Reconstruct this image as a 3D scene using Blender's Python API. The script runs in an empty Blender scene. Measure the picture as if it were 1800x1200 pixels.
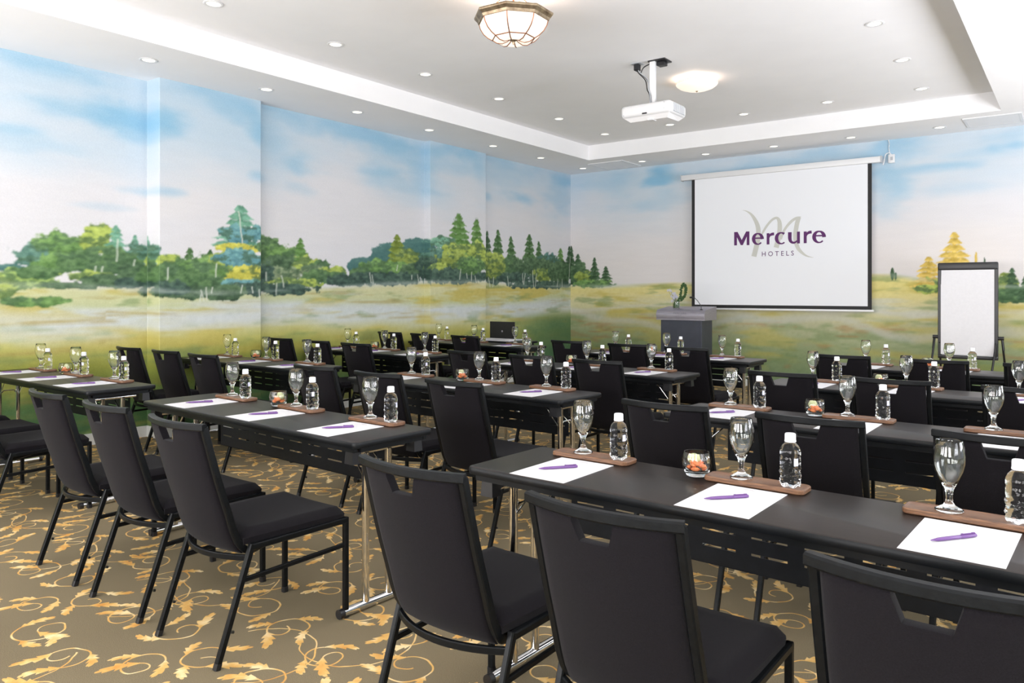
import bpy, bmesh, math, random
import numpy as np
from mathutils import Vector, Matrix
random.seed(7)
C = bpy.context.scene.collection
sc = bpy.context.scene
# ---------------- camera, world, lights, exposure ----------------
YAW = math.radians(36.774); H = 1.39; FPX = 1338.0; YH = 514.0
cam_d = bpy.data.cameras.new('camera'); cam = bpy.data.objects.new('camera', cam_d); C.objects.link(cam)
cam.location = (0, 0, H); cam.rotation_euler = (math.radians(90), 0, YAW)
cam_d.sensor_fit = 'HORIZONTAL'; cam_d.sensor_width = 36; cam_d.lens = 36*FPX/1800
cam_d.shift_y = -(600-YH)/1800; cam_d.clip_start = 0.02
sc.camera = cam
sc.view_settings.view_transform = 'Standard'; sc.view_settings.look = 'None'
sc.view_settings.gamma = 1; sc.view_settings.use_curve_mapping = False
sc.view_settings.exposure = 0.38
w = bpy.data.worlds.new('sky'); sc.world = w; w.use_nodes = True
w.node_tree.nodes['Background'].inputs[0].default_value = (0.75, 0.87, 1.0, 1)
w.node_tree.nodes['Background'].inputs[1].default_value = 1.0
def area(name, loc, rot, sx, sy, power, col):
    d = bpy.data.lights.new(name, 'AREA'); d.shape = 'RECTANGLE'; d.size = sx; d.size_y = sy
    d.energy = power; d.color = col
    o = bpy.data.objects.new(name, d); C.objects.link(o); o.location = loc; o.rotation_euler = rot; return o
R90 = math.pi/2; UP = math.radians(45)   # upward tilt added to the window lights to brighten the ceiling
# daylight entering through the rear wall windows and the window wall
REAR_WIN = [(-6.0, 1.5), (-3.9, 1.5), (-1.8, 1.5), (0.6, 1.5)]
SIDE_WIN = [(1.0, 1.6), (3.6, 1.6), (6.2, 1.6), (8.8, 1.6)]
REAR_Y, SIDE_X = -2.2, 2.4
for x, s in REAR_WIN:
    area('daylight_rear', (x, REAR_Y-.10, 1.45), (R90+UP, 0, 0), s, 1.7, 135, (1.0, 0.965, 0.965))
for y, s in SIDE_WIN:
    area('daylight_side', (SIDE_X+.10, y, 1.45), (R90+math.radians(54), 0, R90), s, 1.7, {1.0: 62, 3.6: 98, 6.2: 128, 8.8: 88}[y], (0.93, 0.94, 1.0))  # steeper tilt added here to send more light onto the far ceiling

def lin(c):
    return tuple(((v/255)/12.92 if v/255 <= .04045 else (((v/255)+.055)/1.055)**2.4) for v in c)
# ---------------- helpers ----------------
def nd(nt, t, **k):
    n = nt.nodes.new(t)
    for a, b in k.items(): setattr(n, a, b)
    return n
def mat(name, col, rough=.5, metal=0, **k):
    m = bpy.data.materials.new(name); m.use_nodes = True; nt = m.node_tree
    b = nt.nodes['Principled BSDF']
    b.inputs['Base Color'].default_value = (*col, 1); b.inputs['Roughness'].default_value = rough
    b.inputs['Metallic'].default_value = metal
    for a, v in k.items(): b.inputs[a.replace('_', ' ')].default_value = v
    return m
def add_noise(m, scale, c1, c2, bump=0, coords='Object', stretch=None, detail=4, bscale=None, rough=None):
    nt = m.node_tree; b = nt.nodes['Principled BSDF']
    tc = nd(nt, 'ShaderNodeTexCoord'); mp = nd(nt, 'ShaderNodeMapping')
    if stretch: mp.inputs['Scale'].default_value = stretch
    nt.links.new(tc.outputs[coords], mp.inputs[0])
    n = nd(nt, 'ShaderNodeTexNoise'); n.inputs['Scale'].default_value = scale; n.inputs['Detail'].default_value = detail
    nt.links.new(mp.outputs[0], n.inputs['Vector'])
    r = nd(nt, 'ShaderNodeValToRGB'); r.color_ramp.elements[0].color = (*c1, 1); r.color_ramp.elements[1].color = (*c2, 1)
    r.color_ramp.elements[0].position = .3; r.color_ramp.elements[1].position = .7
    nt.links.new(n.outputs['Fac'], r.inputs[0]); nt.links.new(r.outputs[0], b.inputs['Base Color'])
    if bump:
        n2 = nd(nt, 'ShaderNodeTexNoise'); n2.inputs['Scale'].default_value = bscale or scale*3; n2.inputs['Detail'].default_value = 2
        nt.links.new(mp.outputs[0], n2.inputs['Vector'])
        bp = nd(nt, 'ShaderNodeBump'); bp.inputs['Strength'].default_value = bump; bp.inputs['Distance'].default_value = .002
        nt.links.new(n2.outputs['Fac'], bp.inputs['Height']); nt.links.new(bp.outputs[0], b.inputs['Normal'])
    return m
M = {}
M['frame'] = add_noise(mat('black_coated_steel', (.014, .016, .018), .36), 60, (.0035, .0042, .005), (.006, .007, .008), .15)
M['fabric'] = add_noise(mat('charcoal_fabric', (.012, .0112, .014), .92), 350, (.0058, .0050, .0064), (.0105, .0092, .0116), .5, bscale=900)
M['fabric'].node_tree.nodes['Principled BSDF'].inputs['Sheen Weight'].default_value = .05
M['fabric'].node_tree.nodes['Principled BSDF'].inputs['Sheen Roughness'].default_value = .5
M['fabric'].node_tree.nodes['Principled BSDF'].inputs['Specular IOR Level'].default_value = .06
M['frame'].node_tree.nodes['Principled BSDF'].inputs['Specular IOR Level'].default_value = .16
M['top'] = add_noise(mat('dark_laminate', (.03, .025, .022), .34), 8, (.014, .0095, .008), (.020, .0145, .0125), .05, stretch=(1, 8, 1), bscale=200)
M['top'].node_tree.nodes['Principled BSDF'].inputs['Specular IOR Level'].default_value = .28
M['edge'] = mat('black_edge', (.004, .005, .0065), .42, Specular_IOR_Level=.25)
M['panel'] = add_noise(mat('black_steel_sheet', (.013, .015, .018), .45, Specular_IOR_Level=.25), 30, (.0045, .006, .009), (.008, .010, .014), .1)
M['chrome'] = add_noise(mat('chrome', (.78, .78, .78), .1, 1), 40, (.74, .74, .75), (.82, .82, .82))
M['plastic'] = mat('black_plastic', (.012, .012, .014), .35)
M['wood'] = add_noise(mat('walnut', (.16, .08, .04), .32), 12, (.075, .032, .016), (.24, .115, .055), .2, stretch=(2, 22, 22), detail=6)
M['paper'] = add_noise(mat('white_paper', (.70, .69, .71), .7), 40, (.69, .68, .70), (.72, .71, .73))
M['print'] = mat('grey_print', (.25, .24, .27), .7)
M['pen'] = mat('purple_plastic', (.15, .065, .24), .25)
M['pen_print'] = mat('pen_print', (.55, .45, .65), .4)
M['cap'] = mat('white_cap_plastic', (.85, .86, .88), .35)
M['white'] = mat('white_metal', (.76, .76, .77), .35)
M['lightgrey'] = mat('light_grey_plastic', (.45, .47, .5), .4)
M['label'] = mat('bottle_label', (.62, .62, .75), .5)
def glassmat(name, col, ior, rough=0):
    m = bpy.data.materials.new(name); m.use_nodes = True; b = m.node_tree.nodes['Principled BSDF']
    b.inputs['Base Color'].default_value = (*col, 1); b.inputs['Transmission Weight'].default_value = 1
    b.inputs['Roughness'].default_value = rough; b.inputs['IOR'].default_value = ior
    return m
M['glass'] = glassmat('clear_glass', (.985, 1, .985), 1.46)
M['bottle'] = glassmat('water_filled_plastic', (.985, .99, 1), 1.27)
nt = M['bottle'].node_tree
M['glow'] = mat('warm_lamp_glass', (.6, .56, .52), .4, Emission_Strength=.62); M['glow'].node_tree.nodes['Principled BSDF'].inputs['Emission Color'].default_value = (1, .86, .70, 1)
M['glow2'] = mat('warm_lamp_glass_dim', (.55, .5, .45), .4, Emission_Strength=.62); M['glow2'].node_tree.nodes['Principled BSDF'].inputs['Emission Color'].default_value = (1, .88, .74, 1)
M['fluted'] = mat('fluted_crystal', (.75, .6, .5), .15, Emission_Strength=.34); M['fluted'].node_tree.nodes['Principled BSDF'].inputs['Emission Color'].default_value = (1, .74, .58, 1)
M['led'] = mat('downlight_led', (.9, .9, .8), .4, Emission_Strength=1.3); M['led'].node_tree.nodes['Principled BSDF'].inputs['Emission Color'].default_value = (1, .93, .72, 1)
M['bronze'] = add_noise(mat('antique_bronze', (.26, .19, .12), .38, .8), 20, (.16, .11, .07), (.42, .33, .22))
M['copper'] = mat('copper_strip', (.32, .14, .08), .35, .8)
M['screen'] = mat('projection_fabric', (.75, .76, .79), .8, Emission_Strength=.08); M['screen'].node_tree.nodes['Principled BSDF'].inputs['Emission Color'].default_value = (.93, .94, 1, 1)  # weak emission stands in for projector light falling on the fabric
M['blackmatte'] = mat('matte_black', (.008, .008, .009), .6)
M['purple'] = mat('logo_purple', lin((92, 45, 100)), .8)
M['beige'] = mat('logo_beige', lin((203, 203, 196)), .8)
M['lectern'] = add_noise(mat('slate_laminate', lin((52, 56, 68)), .45), 10, lin((50, 54, 66)), lin((56, 60, 72)))
M['silver'] = add_noise(mat('brushed_aluminium', lin((150, 145, 155)), .35, .6), 8, lin((150, 146, 156)), lin((172, 168, 178)), stretch=(1, 1, 30))
M['leaf'] = mat('leaf_green', lin((52, 84, 40)), .5)
M['flower'] = mat('pale_petals', lin((205, 205, 220)), .6)
M['candy'] = add_noise(mat('orange_candy', (.7, .16, .05), .35), 60, (.75, .12, .04), (.8, .30, .10))
M['lime'] = add_noise(mat('pale_green_sweet', (.5, .52, .25), .5), 50, (.42, .46, .20), (.62, .62, .36))
M['ceiling'] = add_noise(mat('white_ceiling_paint', (.9, .895, .9), .8), 3, (.89, .885, .895), (.91, .905, .915), .05, bscale=120)
M['base'] = mat('white_skirting', (.75, .76, .74), .5)
M['wallplain'] = add_noise(mat('pale_plaster', (.6, .64, .55), .8), 2, (.55, .62, .50), (.66, .68, .58), .05)
M['curtain'] = add_noise(mat('green_curtain', (.25, .33, .16), .9), 6, (.2, .28, .12), (.35, .42, .22))
M['pane'] = bpy.data.materials.new('window_glass'); M['pane'].use_nodes = True
nt = M['pane'].node_tree; nt.nodes.clear()
_o = nd(nt, 'ShaderNodeOutputMaterial'); _m = nd(nt, 'ShaderNodeMixShader'); _t = nd(nt, 'ShaderNodeBsdfTransparent'); _g = nd(nt, 'ShaderNodeBsdfGlossy')
_g.inputs['Roughness'].default_value = .02; _m.inputs[0].default_value = .06
nt.links.new(_t.outputs[0], _m.inputs[1]); nt.links.new(_g.outputs[0], _m.inputs[2]); nt.links.new(_m.outputs[0], _o.inputs[0])

class MB:
    def __init__(s): s.v = []; s.f = []
    def add(s, vs, fs):
        o = len(s.v); s.v += [tuple(p) for p in vs]; s.f += [tuple(i+o for i in f) for f in fs]; return s
    def box(s, x0, x1, y0, y1, z0, z1, bev=0, seg=2):
        if not bev:
            return s.add([(x0,y0,z0),(x1,y0,z0),(x1,y1,z0),(x0,y1,z0),(x0,y0,z1),(x1,y0,z1),(x1,y1,z1),(x0,y1,z1)],
                         [(3,2,1,0),(4,5,6,7),(0,1,5,4),(1,2,6,5),(2,3,7,6),(3,0,4,7)])
        bm = bmesh.new(); bmesh.ops.create_cube(bm, size=1)
        for v in bm.verts: v.co = Vector((x0+(v.co.x+.5)*(x1-x0), y0+(v.co.y+.5)*(y1-y0), z0+(v.co.z+.5)*(z1-z0)))
        bmesh.ops.bevel(bm, geom=bm.edges[:], offset=bev, segments=seg, affect='EDGES', profile=.5)
        bm.verts.index_update()
        s.add([v.co for v in bm.verts], [[v.index for v in f.verts] for f in bm.faces]); bm.free(); return s
    def rot(s, R, o=(0,0,0), start=0):
        for i in range(start, len(s.v)): s.v[i] = tuple(R @ (Vector(s.v[i])-Vector(o)) + Vector(o))
        return s
    def tube(s, pts, r, n=10, sq=None, cap=True, up=(0,0,1)):
        # round tube of radius r (or list) ; sq=(w,h) makes a rectangular section: w sideways, h along 'up'-ish
        P = [Vector(p) for p in pts]; k = len(P); rings = []
        for i in range(k):
            t = (P[min(i+1,k-1)]-P[max(i-1,0)]).normalized()
            a = t.cross(Vector(up))
            if a.length < 1e-3: a = t.cross(Vector((1,0,0)))
            a.normalize(); b = a.cross(t).normalized()
            rr = r[i] if isinstance(r, (list, tuple)) else r
            if sq:
                w2, h2 = sq[0]/2, sq[1]/2; c = min(w2, h2)*.35
                sec = [(w2,h2-c),(w2-c,h2),(-w2+c,h2),(-w2,h2-c),(-w2,-h2+c),(-w2+c,-h2),(w2-c,-h2),(w2,-h2+c)]
                rings.append([P[i]+a*x+b*y for x, y in sec])
            else:
                rings.append([P[i]+(a*math.cos(2*math.pi*j/n)+b*math.sin(2*math.pi*j/n))*rr for j in range(n)])
        n = len(rings[0]); vs = [p for q in rings for p in q]; fs = []
        for i in range(k-1):
            for j in range(n):
                fs.append((i*n+j, i*n+(j+1)%n, (i+1)*n+(j+1)%n, (i+1)*n+j))
        if cap: fs.append(tuple(range(n-1,-1,-1))); fs.append(tuple((k-1)*n+j for j in range(n)))
        return s.add(vs, fs)
    def lathe(s, prof, n=32, o=(0,0,0), ph=0, closed=False):
        vs = []; fs = []; k = len(prof); idx = []
        for r, z in prof:
            if r < 1e-6: idx.append([len(vs)]*n); vs.append((o[0], o[1], o[2]+z))
            else:
                idx.append([len(vs)+j for j in range(n)])
                vs += [(o[0]+r*math.cos(ph+2*math.pi*j/n), o[1]+r*math.sin(ph+2*math.pi*j/n), o[2]+z) for j in range(n)]
        rng = range(k) if closed else range(k-1)
        for i in rng:
            a, b = idx[i], idx[(i+1)%k]
            for j in range(n):
                q = [a[j], a[(j+1)%n], b[(j+1)%n], b[j]]
                u = []
                for t in q:
                    if t not in u: u.append(t)
                if len(u) > 2: fs.append(tuple(u))
        return s.add(vs, fs)
    def prism(s, poly, z0, z1):
        n = len(poly); vs = [(x,y,z0) for x,y in poly]+[(x,y,z1) for x,y in poly]
        fs = [tuple(range(n-1,-1,-1)), tuple(range(n,2*n))]+[(i,(i+1)%n,n+(i+1)%n,n+i) for i in range(n)]
        return s.add(vs, fs)
    def mesh(s, name, m, smooth=35):
        me = bpy.data.meshes.new(name); me.from_pydata(s.v, [], s.f); me.update()
        bm = bmesh.new(); bm.from_mesh(me); bmesh.ops.recalc_face_normals(bm, faces=bm.faces); bm.to_mesh(me); bm.free()
        me.materials.append(m)
        if smooth:
            me.shade_smooth(); me.set_sharp_from_angle(angle=math.radians(smooth))
        return me
def part(name, mb, m, parent=None, smooth=35, label=None, loc=None):
    me = mb if isinstance(mb, bpy.types.Mesh) else mb.mesh(name, m, smooth)
    o = bpy.data.objects.new(name, me); C.objects.link(o)
    if parent: o.parent = parent
    if label: o['label'] = label
    if loc: o.location = loc
    return o
def tag(o, label, cat, group=None):
    o['label'] = label; o['category'] = cat
    if group: o['group'] = group
    return o
def thing(name, label, cat, loc=(0,0,0), rz=0, group=None):
    o = bpy.data.objects.new(name, None); C.objects.link(o); o.empty_display_size = .1
    o.location = loc; o.rotation_euler = (0,0,rz); return tag(o, label, cat, group)
def struct(name, mb, m, smooth=0, parent=None):
    o = part(name, mb, m, parent, smooth)
    if not parent: o['kind'] = 'structure'
    return o
def copy_tree(o, parent=None):
    c = o.copy(); C.objects.link(c); c.parent = parent
    for ch in KIDS.get(o.name, []): copy_tree(ch, c)
    return c
KIDS = {}
def index_kids(root):
    def rec(o):
        KIDS[o.name] = list(o.children)
        for c in o.children: rec(c)
    rec(root)
def ribbon(pts, z=0):
    # flat variable-width stroke in the x,z plane -> list of verts/faces
    P = [Vector((a, b)) for a, b, _ in pts]; k = len(P); L_, R_ = [], []
    for i in range(k):
        t = (P[min(i+1,k-1)]-P[max(i-1,0)]).normalized(); n = Vector((-t.y, t.x))*pts[i][2]/2
        L_.append(P[i]+n); R_.append(P[i]-n)
    return L_, R_
def smooth_path(pts, sub=6):
    out = []; k = len(pts)
    for i in range(k-1):
        p0, p1, p2, p3 = pts[max(i-1,0)], pts[i], pts[i+1], pts[min(i+2,k-1)]
        for s in range(sub):
            t = s/sub
            out.append(tuple(.5*((2*b)+(-a+c)*t+(2*a-5*b+4*c-d)*t*t+(-a+3*b-3*c+d)*t**3) for a,b,c,d in zip(p0,p1,p2,p3)))
    out.append(tuple(pts[-1])); return out
# ---------------- room shell ----------------
ZL, ZU, YB = 3.436, 3.66, 11.2
XL = -7.24
LP = [(-7.24, REAR_Y), (-7.24, 3.79), (-7.02, 3.79), (-7.02, 4.91), (-7.13, 4.91), (-7.13, 7.55), (-7.02, 7.55), (-7.02, 8.75), (-7.10, 8.75), (-7.10, YB)]
# --- the painted mural, as colours held by the wall surface itself (metres along the wall, metres up) ---
SKY= [('L', 2.79, 3.399, 0.492, 0.108, 0.55), ('L', 3.42, 3.578, 0.31, 0.106, 0.3), ('L', 3.07, 3.315, 0.43, 0.081, 0.35), ('L', 3.5, 3.022, 0.395, 0.128, 1.0), ('L', 3.07, 3.035, 0.43, 0.071, 0.6), ('L', 2.62, 2.765, 0.257, 0.058, 0.55), ('L', 3.68, 2.855, 0.274, 0.054, 0.5), ('L', 3.74, 2.371, 0.278, 0.043, 0.35), ('L', 3.37, 2.189, 0.306, 0.031, 0.25), ('L', 2.79, 2.662, 0.357, 0.059, 0.3), ('L', 3.9, 3.044, 0.218, 0.143, 0.9), ('L', 4.32, 3.389, 0.565, 0.103, 0.6), ('L', 4.71, 3.262, 0.339, 0.119, 0.7), ('L', 4.88, 3.082, 0.126, 0.121, 0.8), ('L', 3.9, 2.354, 0.172, 0.044, 0.4), ('L', 4.88, 2.627, 0.099, 0.073, 0.6), ('L', 5.29, 3.386, 0.304, 0.102, 0.4), ('L', 5.14, 3.045, 0.222, 0.188, 0.35), ('L', 6.47, 3.382, 1.038, 0.127, 0.7), ('L', 5.52, 2.832, 0.278, 0.091, 0.6), ('L', 7.06, 3.274, 0.621, 0.178, 0.6), ('L', 6.86, 2.915, 0.45, 0.102, 0.65), ('L', 7.49, 3.032, 0.221, 0.23, 0.5), ('L', 5.45, 2.577, 0.234, 0.077, 0.35), ('L', 7.06, 2.755, 0.621, 0.074, 0.35), ('L', 7.77, 3.353, 0.289, 0.109, 0.6), ('L', 8.37, 3.379, 0.38, 0.131, 0.8), ('L', 8.06, 3.135, 0.606, 0.079, 0.35), ('L', 8.63, 3.168, 0.158, 0.166, 0.5), ('L', 9.5, 3.375, 0.594, 0.125, 0.5), ('L', 9.88, 2.881, 0.468, 0.109, 0.75), ('L', 8.86, 2.823, 0.136, 0.068, 0.5), ('L', 10.96, 3.328, 0.394, 0.117, 0.8), ('L', 10.88, 2.979, 0.354, 0.242, 0.5), ('L', 9.21, 3.163, 0.427, 0.121, 0.3), ('B', -6.34, 3.289, 0.654, 0.134, 0.4), ('B', -5.36, 3.265, 0.217, 0.146, 1.3), ('B', -5.56, 3.192, 0.141, 0.092, 1.0), ('B', -5.76, 2.801, 0.464, 0.093, 0.5), ('B', -5.21, 2.917, 0.293, 0.109, 0.4), ('B', -6.18, 3.133, 0.321, 0.189, 0.3), ('B', -4.11, 3.218, 1.137, 0.12, 0.7), ('B', -2.88, 3.325, 0.611, 0.112, 0.6), ('B', -2.08, 3.314, 0.418, 0.153, 0.8), ('B', -1.98, 2.938, 0.241, 0.19, 0.8), ('B', -1.48, 3.003, 0.389, 0.059, 0.8), ('B', -1.03, 3.139, 0.368, 0.072, 0.3), ('B', -0.67, 3.205, 0.118, 0.042, 0.8), ('B', -0.88, 3.179, 0.12, 0.057, 0.6), ('B', -0.73, 3.317, 0.354, 0.084, 0.4), ('B', -1.22, 2.724, 0.566, 0.087, 0.25), ('B', -2.08, 2.642, 0.279, 0.229, 0.4)]
VEG= [('L', 'b', 2.58, 1.6, 0.169, 0.034, 58, 106, 104), ('L', 'b', 2.66, 1.496, 0.303, 0.087, 150, 180, 90), ('L', 'b', 2.56, 1.433, 0.093, 0.095, 158, 178, 72), ('L', 'b', 2.88, 1.718, 0.238, 0.109, 76, 122, 108), ('L', 'b', 3.07, 1.791, 0.262, 0.132, 95, 138, 66), ('L', 'b', 2.77, 1.655, 0.133, 0.039, 76, 122, 108), ('L', 'b', 3.31, 1.86, 0.161, 0.156, 158, 178, 72), ('L', 'b', 2.98, 1.651, 0.21, 0.101, 95, 138, 66), ('L', 'c', 3.49, 2.018, 0.136, 1.704, 112, 168, 140), ('L', 'c', 3.67, 1.945, 0.099, 1.711, 112, 168, 140), ('L', 'b', 3.68, 1.749, 0.121, 0.136, 76, 122, 108), ('L', 'b', 3.22, 1.669, 0.247, 0.124, 72, 110, 60), ('L', 'b', 3.5, 1.667, 0.236, 0.128, 72, 110, 60), ('L', 'b', 3.66, 1.575, 0.186, 0.108, 60, 92, 58), ('L', 'b', 2.84, 1.568, 0.181, 0.059, 72, 110, 60), ('L', 'b', 3.27, 1.535, 0.25, 0.052, 158, 178, 72), ('L', 'b', 3.47, 1.496, 0.392, 0.064, 60, 92, 58), ('L', 'b', 3.12, 1.451, 0.241, 0.036, 60, 92, 58), ('L', 'b', 3.66, 1.477, 0.186, 0.054, 46, 76, 64), ('L', 'b', 2.79, 1.311, 0.268, 0.045, 95, 138, 66), ('L', 'b', 3.88, 1.658, 0.114, 0.12, 158, 178, 72), ('L', 'b', 3.85, 1.564, 0.113, 0.109, 72, 110, 60), ('L', 'c', 4.1, 1.837, 0.131, 1.468, 72, 110, 60), ('L', 'c', 4.32, 1.825, 0.125, 1.47, 72, 110, 60), ('L', 'b', 4.21, 1.639, 0.245, 0.113, 95, 138, 66), ('L', 'b', 4.01, 1.523, 0.292, 0.111, 72, 110, 60), ('L', 'b', 4.51, 1.694, 0.195, 0.128, 158, 178, 72), ('L', 'b', 4.33, 1.528, 0.377, 0.149, 72, 110, 60), ('L', 'c', 4.66, 2.304, 0.336, 1.829, 112, 168, 140), ('L', 'b', 4.73, 1.999, 0.285, 0.095, 92, 150, 158), ('L', 'b', 4.86, 2.05, 0.07, 0.06, 92, 150, 158), ('L', 'b', 4.68, 1.842, 0.296, 0.053, 196, 190, 66), ('L', 'b', 4.71, 1.742, 0.312, 0.095, 92, 150, 158), ('L', 'b', 4.55, 1.601, 0.197, 0.047, 95, 138, 66), ('L', 'b', 4.78, 1.582, 0.275, 0.09, 196, 190, 66), ('L', 'b', 4.75, 1.474, 0.273, 0.06, 92, 150, 158), ('L', 'b', 4.78, 1.426, 0.234, 0.072, 46, 76, 64), ('L', 'b', 4.08, 1.39, 0.369, 0.067, 60, 92, 58), ('L', 'b', 4.48, 1.39, 0.324, 0.07, 60, 92, 58), ('L', 'b', 3.9, 1.439, 0.2, 0.066, 46, 76, 64), ('L', 'b', 5.05, 1.85, 0.189, 0.186, 72, 110, 60), ('L', 'b', 5.29, 1.797, 0.304, 0.127, 95, 138, 66), ('L', 'c', 5.51, 2.013, 0.158, 1.675, 95, 138, 66), ('L', 'b', 5.25, 1.694, 0.287, 0.127, 60, 92, 58), ('L', 'b', 5.6, 1.691, 0.209, 0.118, 158, 178, 72), ('L', 'b', 5.81, 1.683, 0.184, 0.08, 72, 110, 60), ('L', 'b', 5.29, 1.593, 0.304, 0.089, 122, 140, 104), ('L', 'b', 5.03, 1.539, 0.13, 0.174, 46, 76, 64), ('L', 'b', 5.67, 1.64, 0.244, 0.066, 122, 140, 104), ('L', 'b', 6.02, 1.648, 0.208, 0.055, 158, 178, 72), ('L', 'b', 5.89, 1.565, 0.39, 0.08, 72, 110, 60), ('L', 'b', 5.45, 1.493, 0.391, 0.058, 158, 178, 72), ('L', 'b', 5.29, 1.428, 0.418, 0.064, 46, 76, 64), ('L', 'b', 6.2, 1.528, 0.357, 0.062, 46, 76, 64), ('L', 'h', 6.47, 1.701, 0.281, 0.127, 58, 106, 104), ('L', 'h', 6.96, 1.787, 0.406, 0.25, 58, 106, 104), ('L', 'h', 7.4, 1.878, 0.328, 0.244, 58, 106, 104), ('L', 'c', 7.04, 2.145, 0.288, 1.657, 125, 145, 55), ('L', 'b', 6.74, 1.708, 0.294, 0.101, 95, 138, 66), ('L', 'b', 6.47, 1.616, 0.3, 0.085, 72, 110, 60), ('L', 'b', 7.29, 1.813, 0.257, 0.136, 125, 145, 55), ('L', 'b', 7.06, 1.687, 0.455, 0.104, 95, 138, 66), ('L', 'b', 7.38, 1.679, 0.217, 0.122, 60, 92, 58), ('L', 'b', 6.86, 1.565, 0.803, 0.08, 46, 76, 64), ('L', 'b', 7.77, 1.889, 0.301, 0.124, 76, 122, 108), ('L', 'c', 8.15, 2.497, 0.368, 1.943, 95, 138, 66), ('L', 'c', 8.54, 2.463, 0.234, 1.918, 95, 138, 66), ('L', 'b', 7.82, 2.086, 0.257, 0.094, 112, 168, 140), ('L', 'b', 7.71, 1.731, 0.344, 0.14, 46, 76, 64), ('L', 'b', 8.25, 1.947, 0.474, 0.146, 158, 178, 72), ('L', 'b', 8.16, 1.807, 0.492, 0.129, 125, 145, 55), ('L', 'b', 7.71, 1.731, 0.184, 0.062, 158, 178, 72), ('L', 'b', 8.56, 2.002, 0.183, 0.132, 158, 178, 72), ('L', 'b', 8.12, 1.622, 0.76, 0.112, 46, 76, 64), ('L', 'b', 8.44, 1.791, 0.307, 0.131, 95, 138, 66), ('L', 'c', 8.88, 2.315, 0.163, 1.764, 60, 92, 58), ('L', 'c', 9.14, 2.35, 0.226, 1.77, 72, 110, 60), ('L', 'c', 9.47, 2.266, 0.221, 1.691, 72, 110, 60), ('L', 'c', 9.97, 2.332, 0.268, 1.701, 72, 110, 60), ('L', 'c', 10.23, 2.227, 0.196, 1.706, 72, 110, 60), ('L', 'c', 10.88, 2.146, 0.248, 1.622, 95, 138, 66), ('L', 'c', 11.16, 2.198, 0.22, 1.627, 60, 92, 58), ('L', 'b', 9.04, 1.897, 0.333, 0.103, 158, 178, 72), ('L', 'b', 10.53, 1.902, 0.407, 0.133, 58, 106, 104), ('L', 'b', 9.5, 1.762, 0.712, 0.16, 72, 110, 60), ('L', 'b', 10.28, 1.801, 0.822, 0.149, 60, 92, 58), ('L', 'b', 10.36, 1.671, 0.331, 0.132, 125, 145, 55), ('L', 'b', 9.35, 1.618, 0.8, 0.088, 46, 76, 64), ('L', 'b', 10.88, 1.719, 0.389, 0.213, 60, 92, 58), ('L', 'b', 10.28, 1.521, 0.989, 0.065, 46, 76, 64), ('L', 'b', 9.07, 1.769, 0.279, 0.155, 125, 145, 55), ('B', 'c', -7.09, 2.2, 0.163, 1.528, 60, 92, 58), ('B', 'c', -6.95, 2.057, 0.184, 1.527, 60, 92, 58), ('B', 'b', -6.97, 1.704, 0.231, 0.217, 60, 92, 58), ('B', 'b', -6.79, 1.643, 0.249, 0.117, 125, 145, 55), ('B', 'c', -6.62, 1.989, 0.156, 1.506, 60, 92, 58), ('B', 'c', -6.4, 1.83, 0.153, 1.486, 60, 92, 58), ('B', 'b', -6.68, 1.545, 0.382, 0.068, 95, 138, 66), ('B', 's', -2.02, 1.725, 0.028, 1.557, 60, 92, 58), ('B', 's', -1.98, 1.663, 0.017, 1.557, 60, 92, 58), ('B', 's', -1.06, 1.907, 0.018, 1.706, 220, 188, 88), ('B', 's', -0.97, 1.833, 0.012, 1.704, 60, 92, 58), ('B', 'c', -1.3, 2.169, 0.216, 1.652, 220, 188, 88), ('B', 'c', -1.59, 1.865, 0.198, 1.435, 220, 188, 88), ('B', 'b', -1.57, 1.434, 0.184, 0.06, 158, 178, 72), ('B', 'b', -1.22, 1.528, 0.314, 0.13, 158, 178, 72), ('B', 'b', -0.74, 1.489, 0.13, 0.14, 125, 145, 55), ('B', 'c', -0.68, 1.699, 0.118, 1.292, 60, 92, 58), ('B', 'b', -0.64, 1.362, 0.234, 0.098, 72, 110, 60), ('B', 'c', -0.55, 1.592, 0.081, 1.293, 60, 92, 58)]
TRK= [('L', 3.502, 1.892, 1.678), ('L', 3.662, 1.71, 1.64), ('L', 3.306, 1.63, 1.578), ('L', 3.367, 1.632, 1.579), ('L', 3.874, 1.63, 1.51), ('L', 4.21, 1.373, 1.299), ('L', 4.235, 1.413, 1.299), ('L', 4.278, 1.441, 1.31), ('L', 4.34, 1.442, 1.384), ('L', 4.385, 1.69, 1.54), ('L', 4.678, 1.473, 1.378), ('L', 4.808, 1.456, 1.384), ('L', 4.891, 1.426, 1.329), ('L', 4.665, 2.233, 1.9), ('L', 5.054, 1.614, 1.514), ('L', 5.187, 1.503, 1.365), ('L', 5.269, 1.58, 1.447), ('L', 6.576, 1.647, 1.504), ('L', 6.614, 1.619, 1.49), ('L', 7.041, 1.753, 1.671), ('L', 7.315, 1.625, 1.557), ('L', 7.434, 1.634, 1.528), ('L', 8.172, 1.727, 1.567), ('L', 8.321, 1.666, 1.585), ('L', 8.422, 1.685, 1.554), ('L', 8.512, 1.629, 1.538), ('L', 8.93, 1.62, 1.467), ('L', 9.027, 1.622, 1.467), ('L', 9.397, 1.645, 1.487), ('L', 9.787, 1.697, 1.516), ('L', 9.833, 1.698, 1.517), ('L', 10.149, 1.705, 1.473), ('L', 10.069, 1.749, 1.473), ('L', 10.787, 1.621, 1.477), ('L', 10.928, 1.623, 1.477), ('L', 11.163, 2.021, 1.528)]
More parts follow.
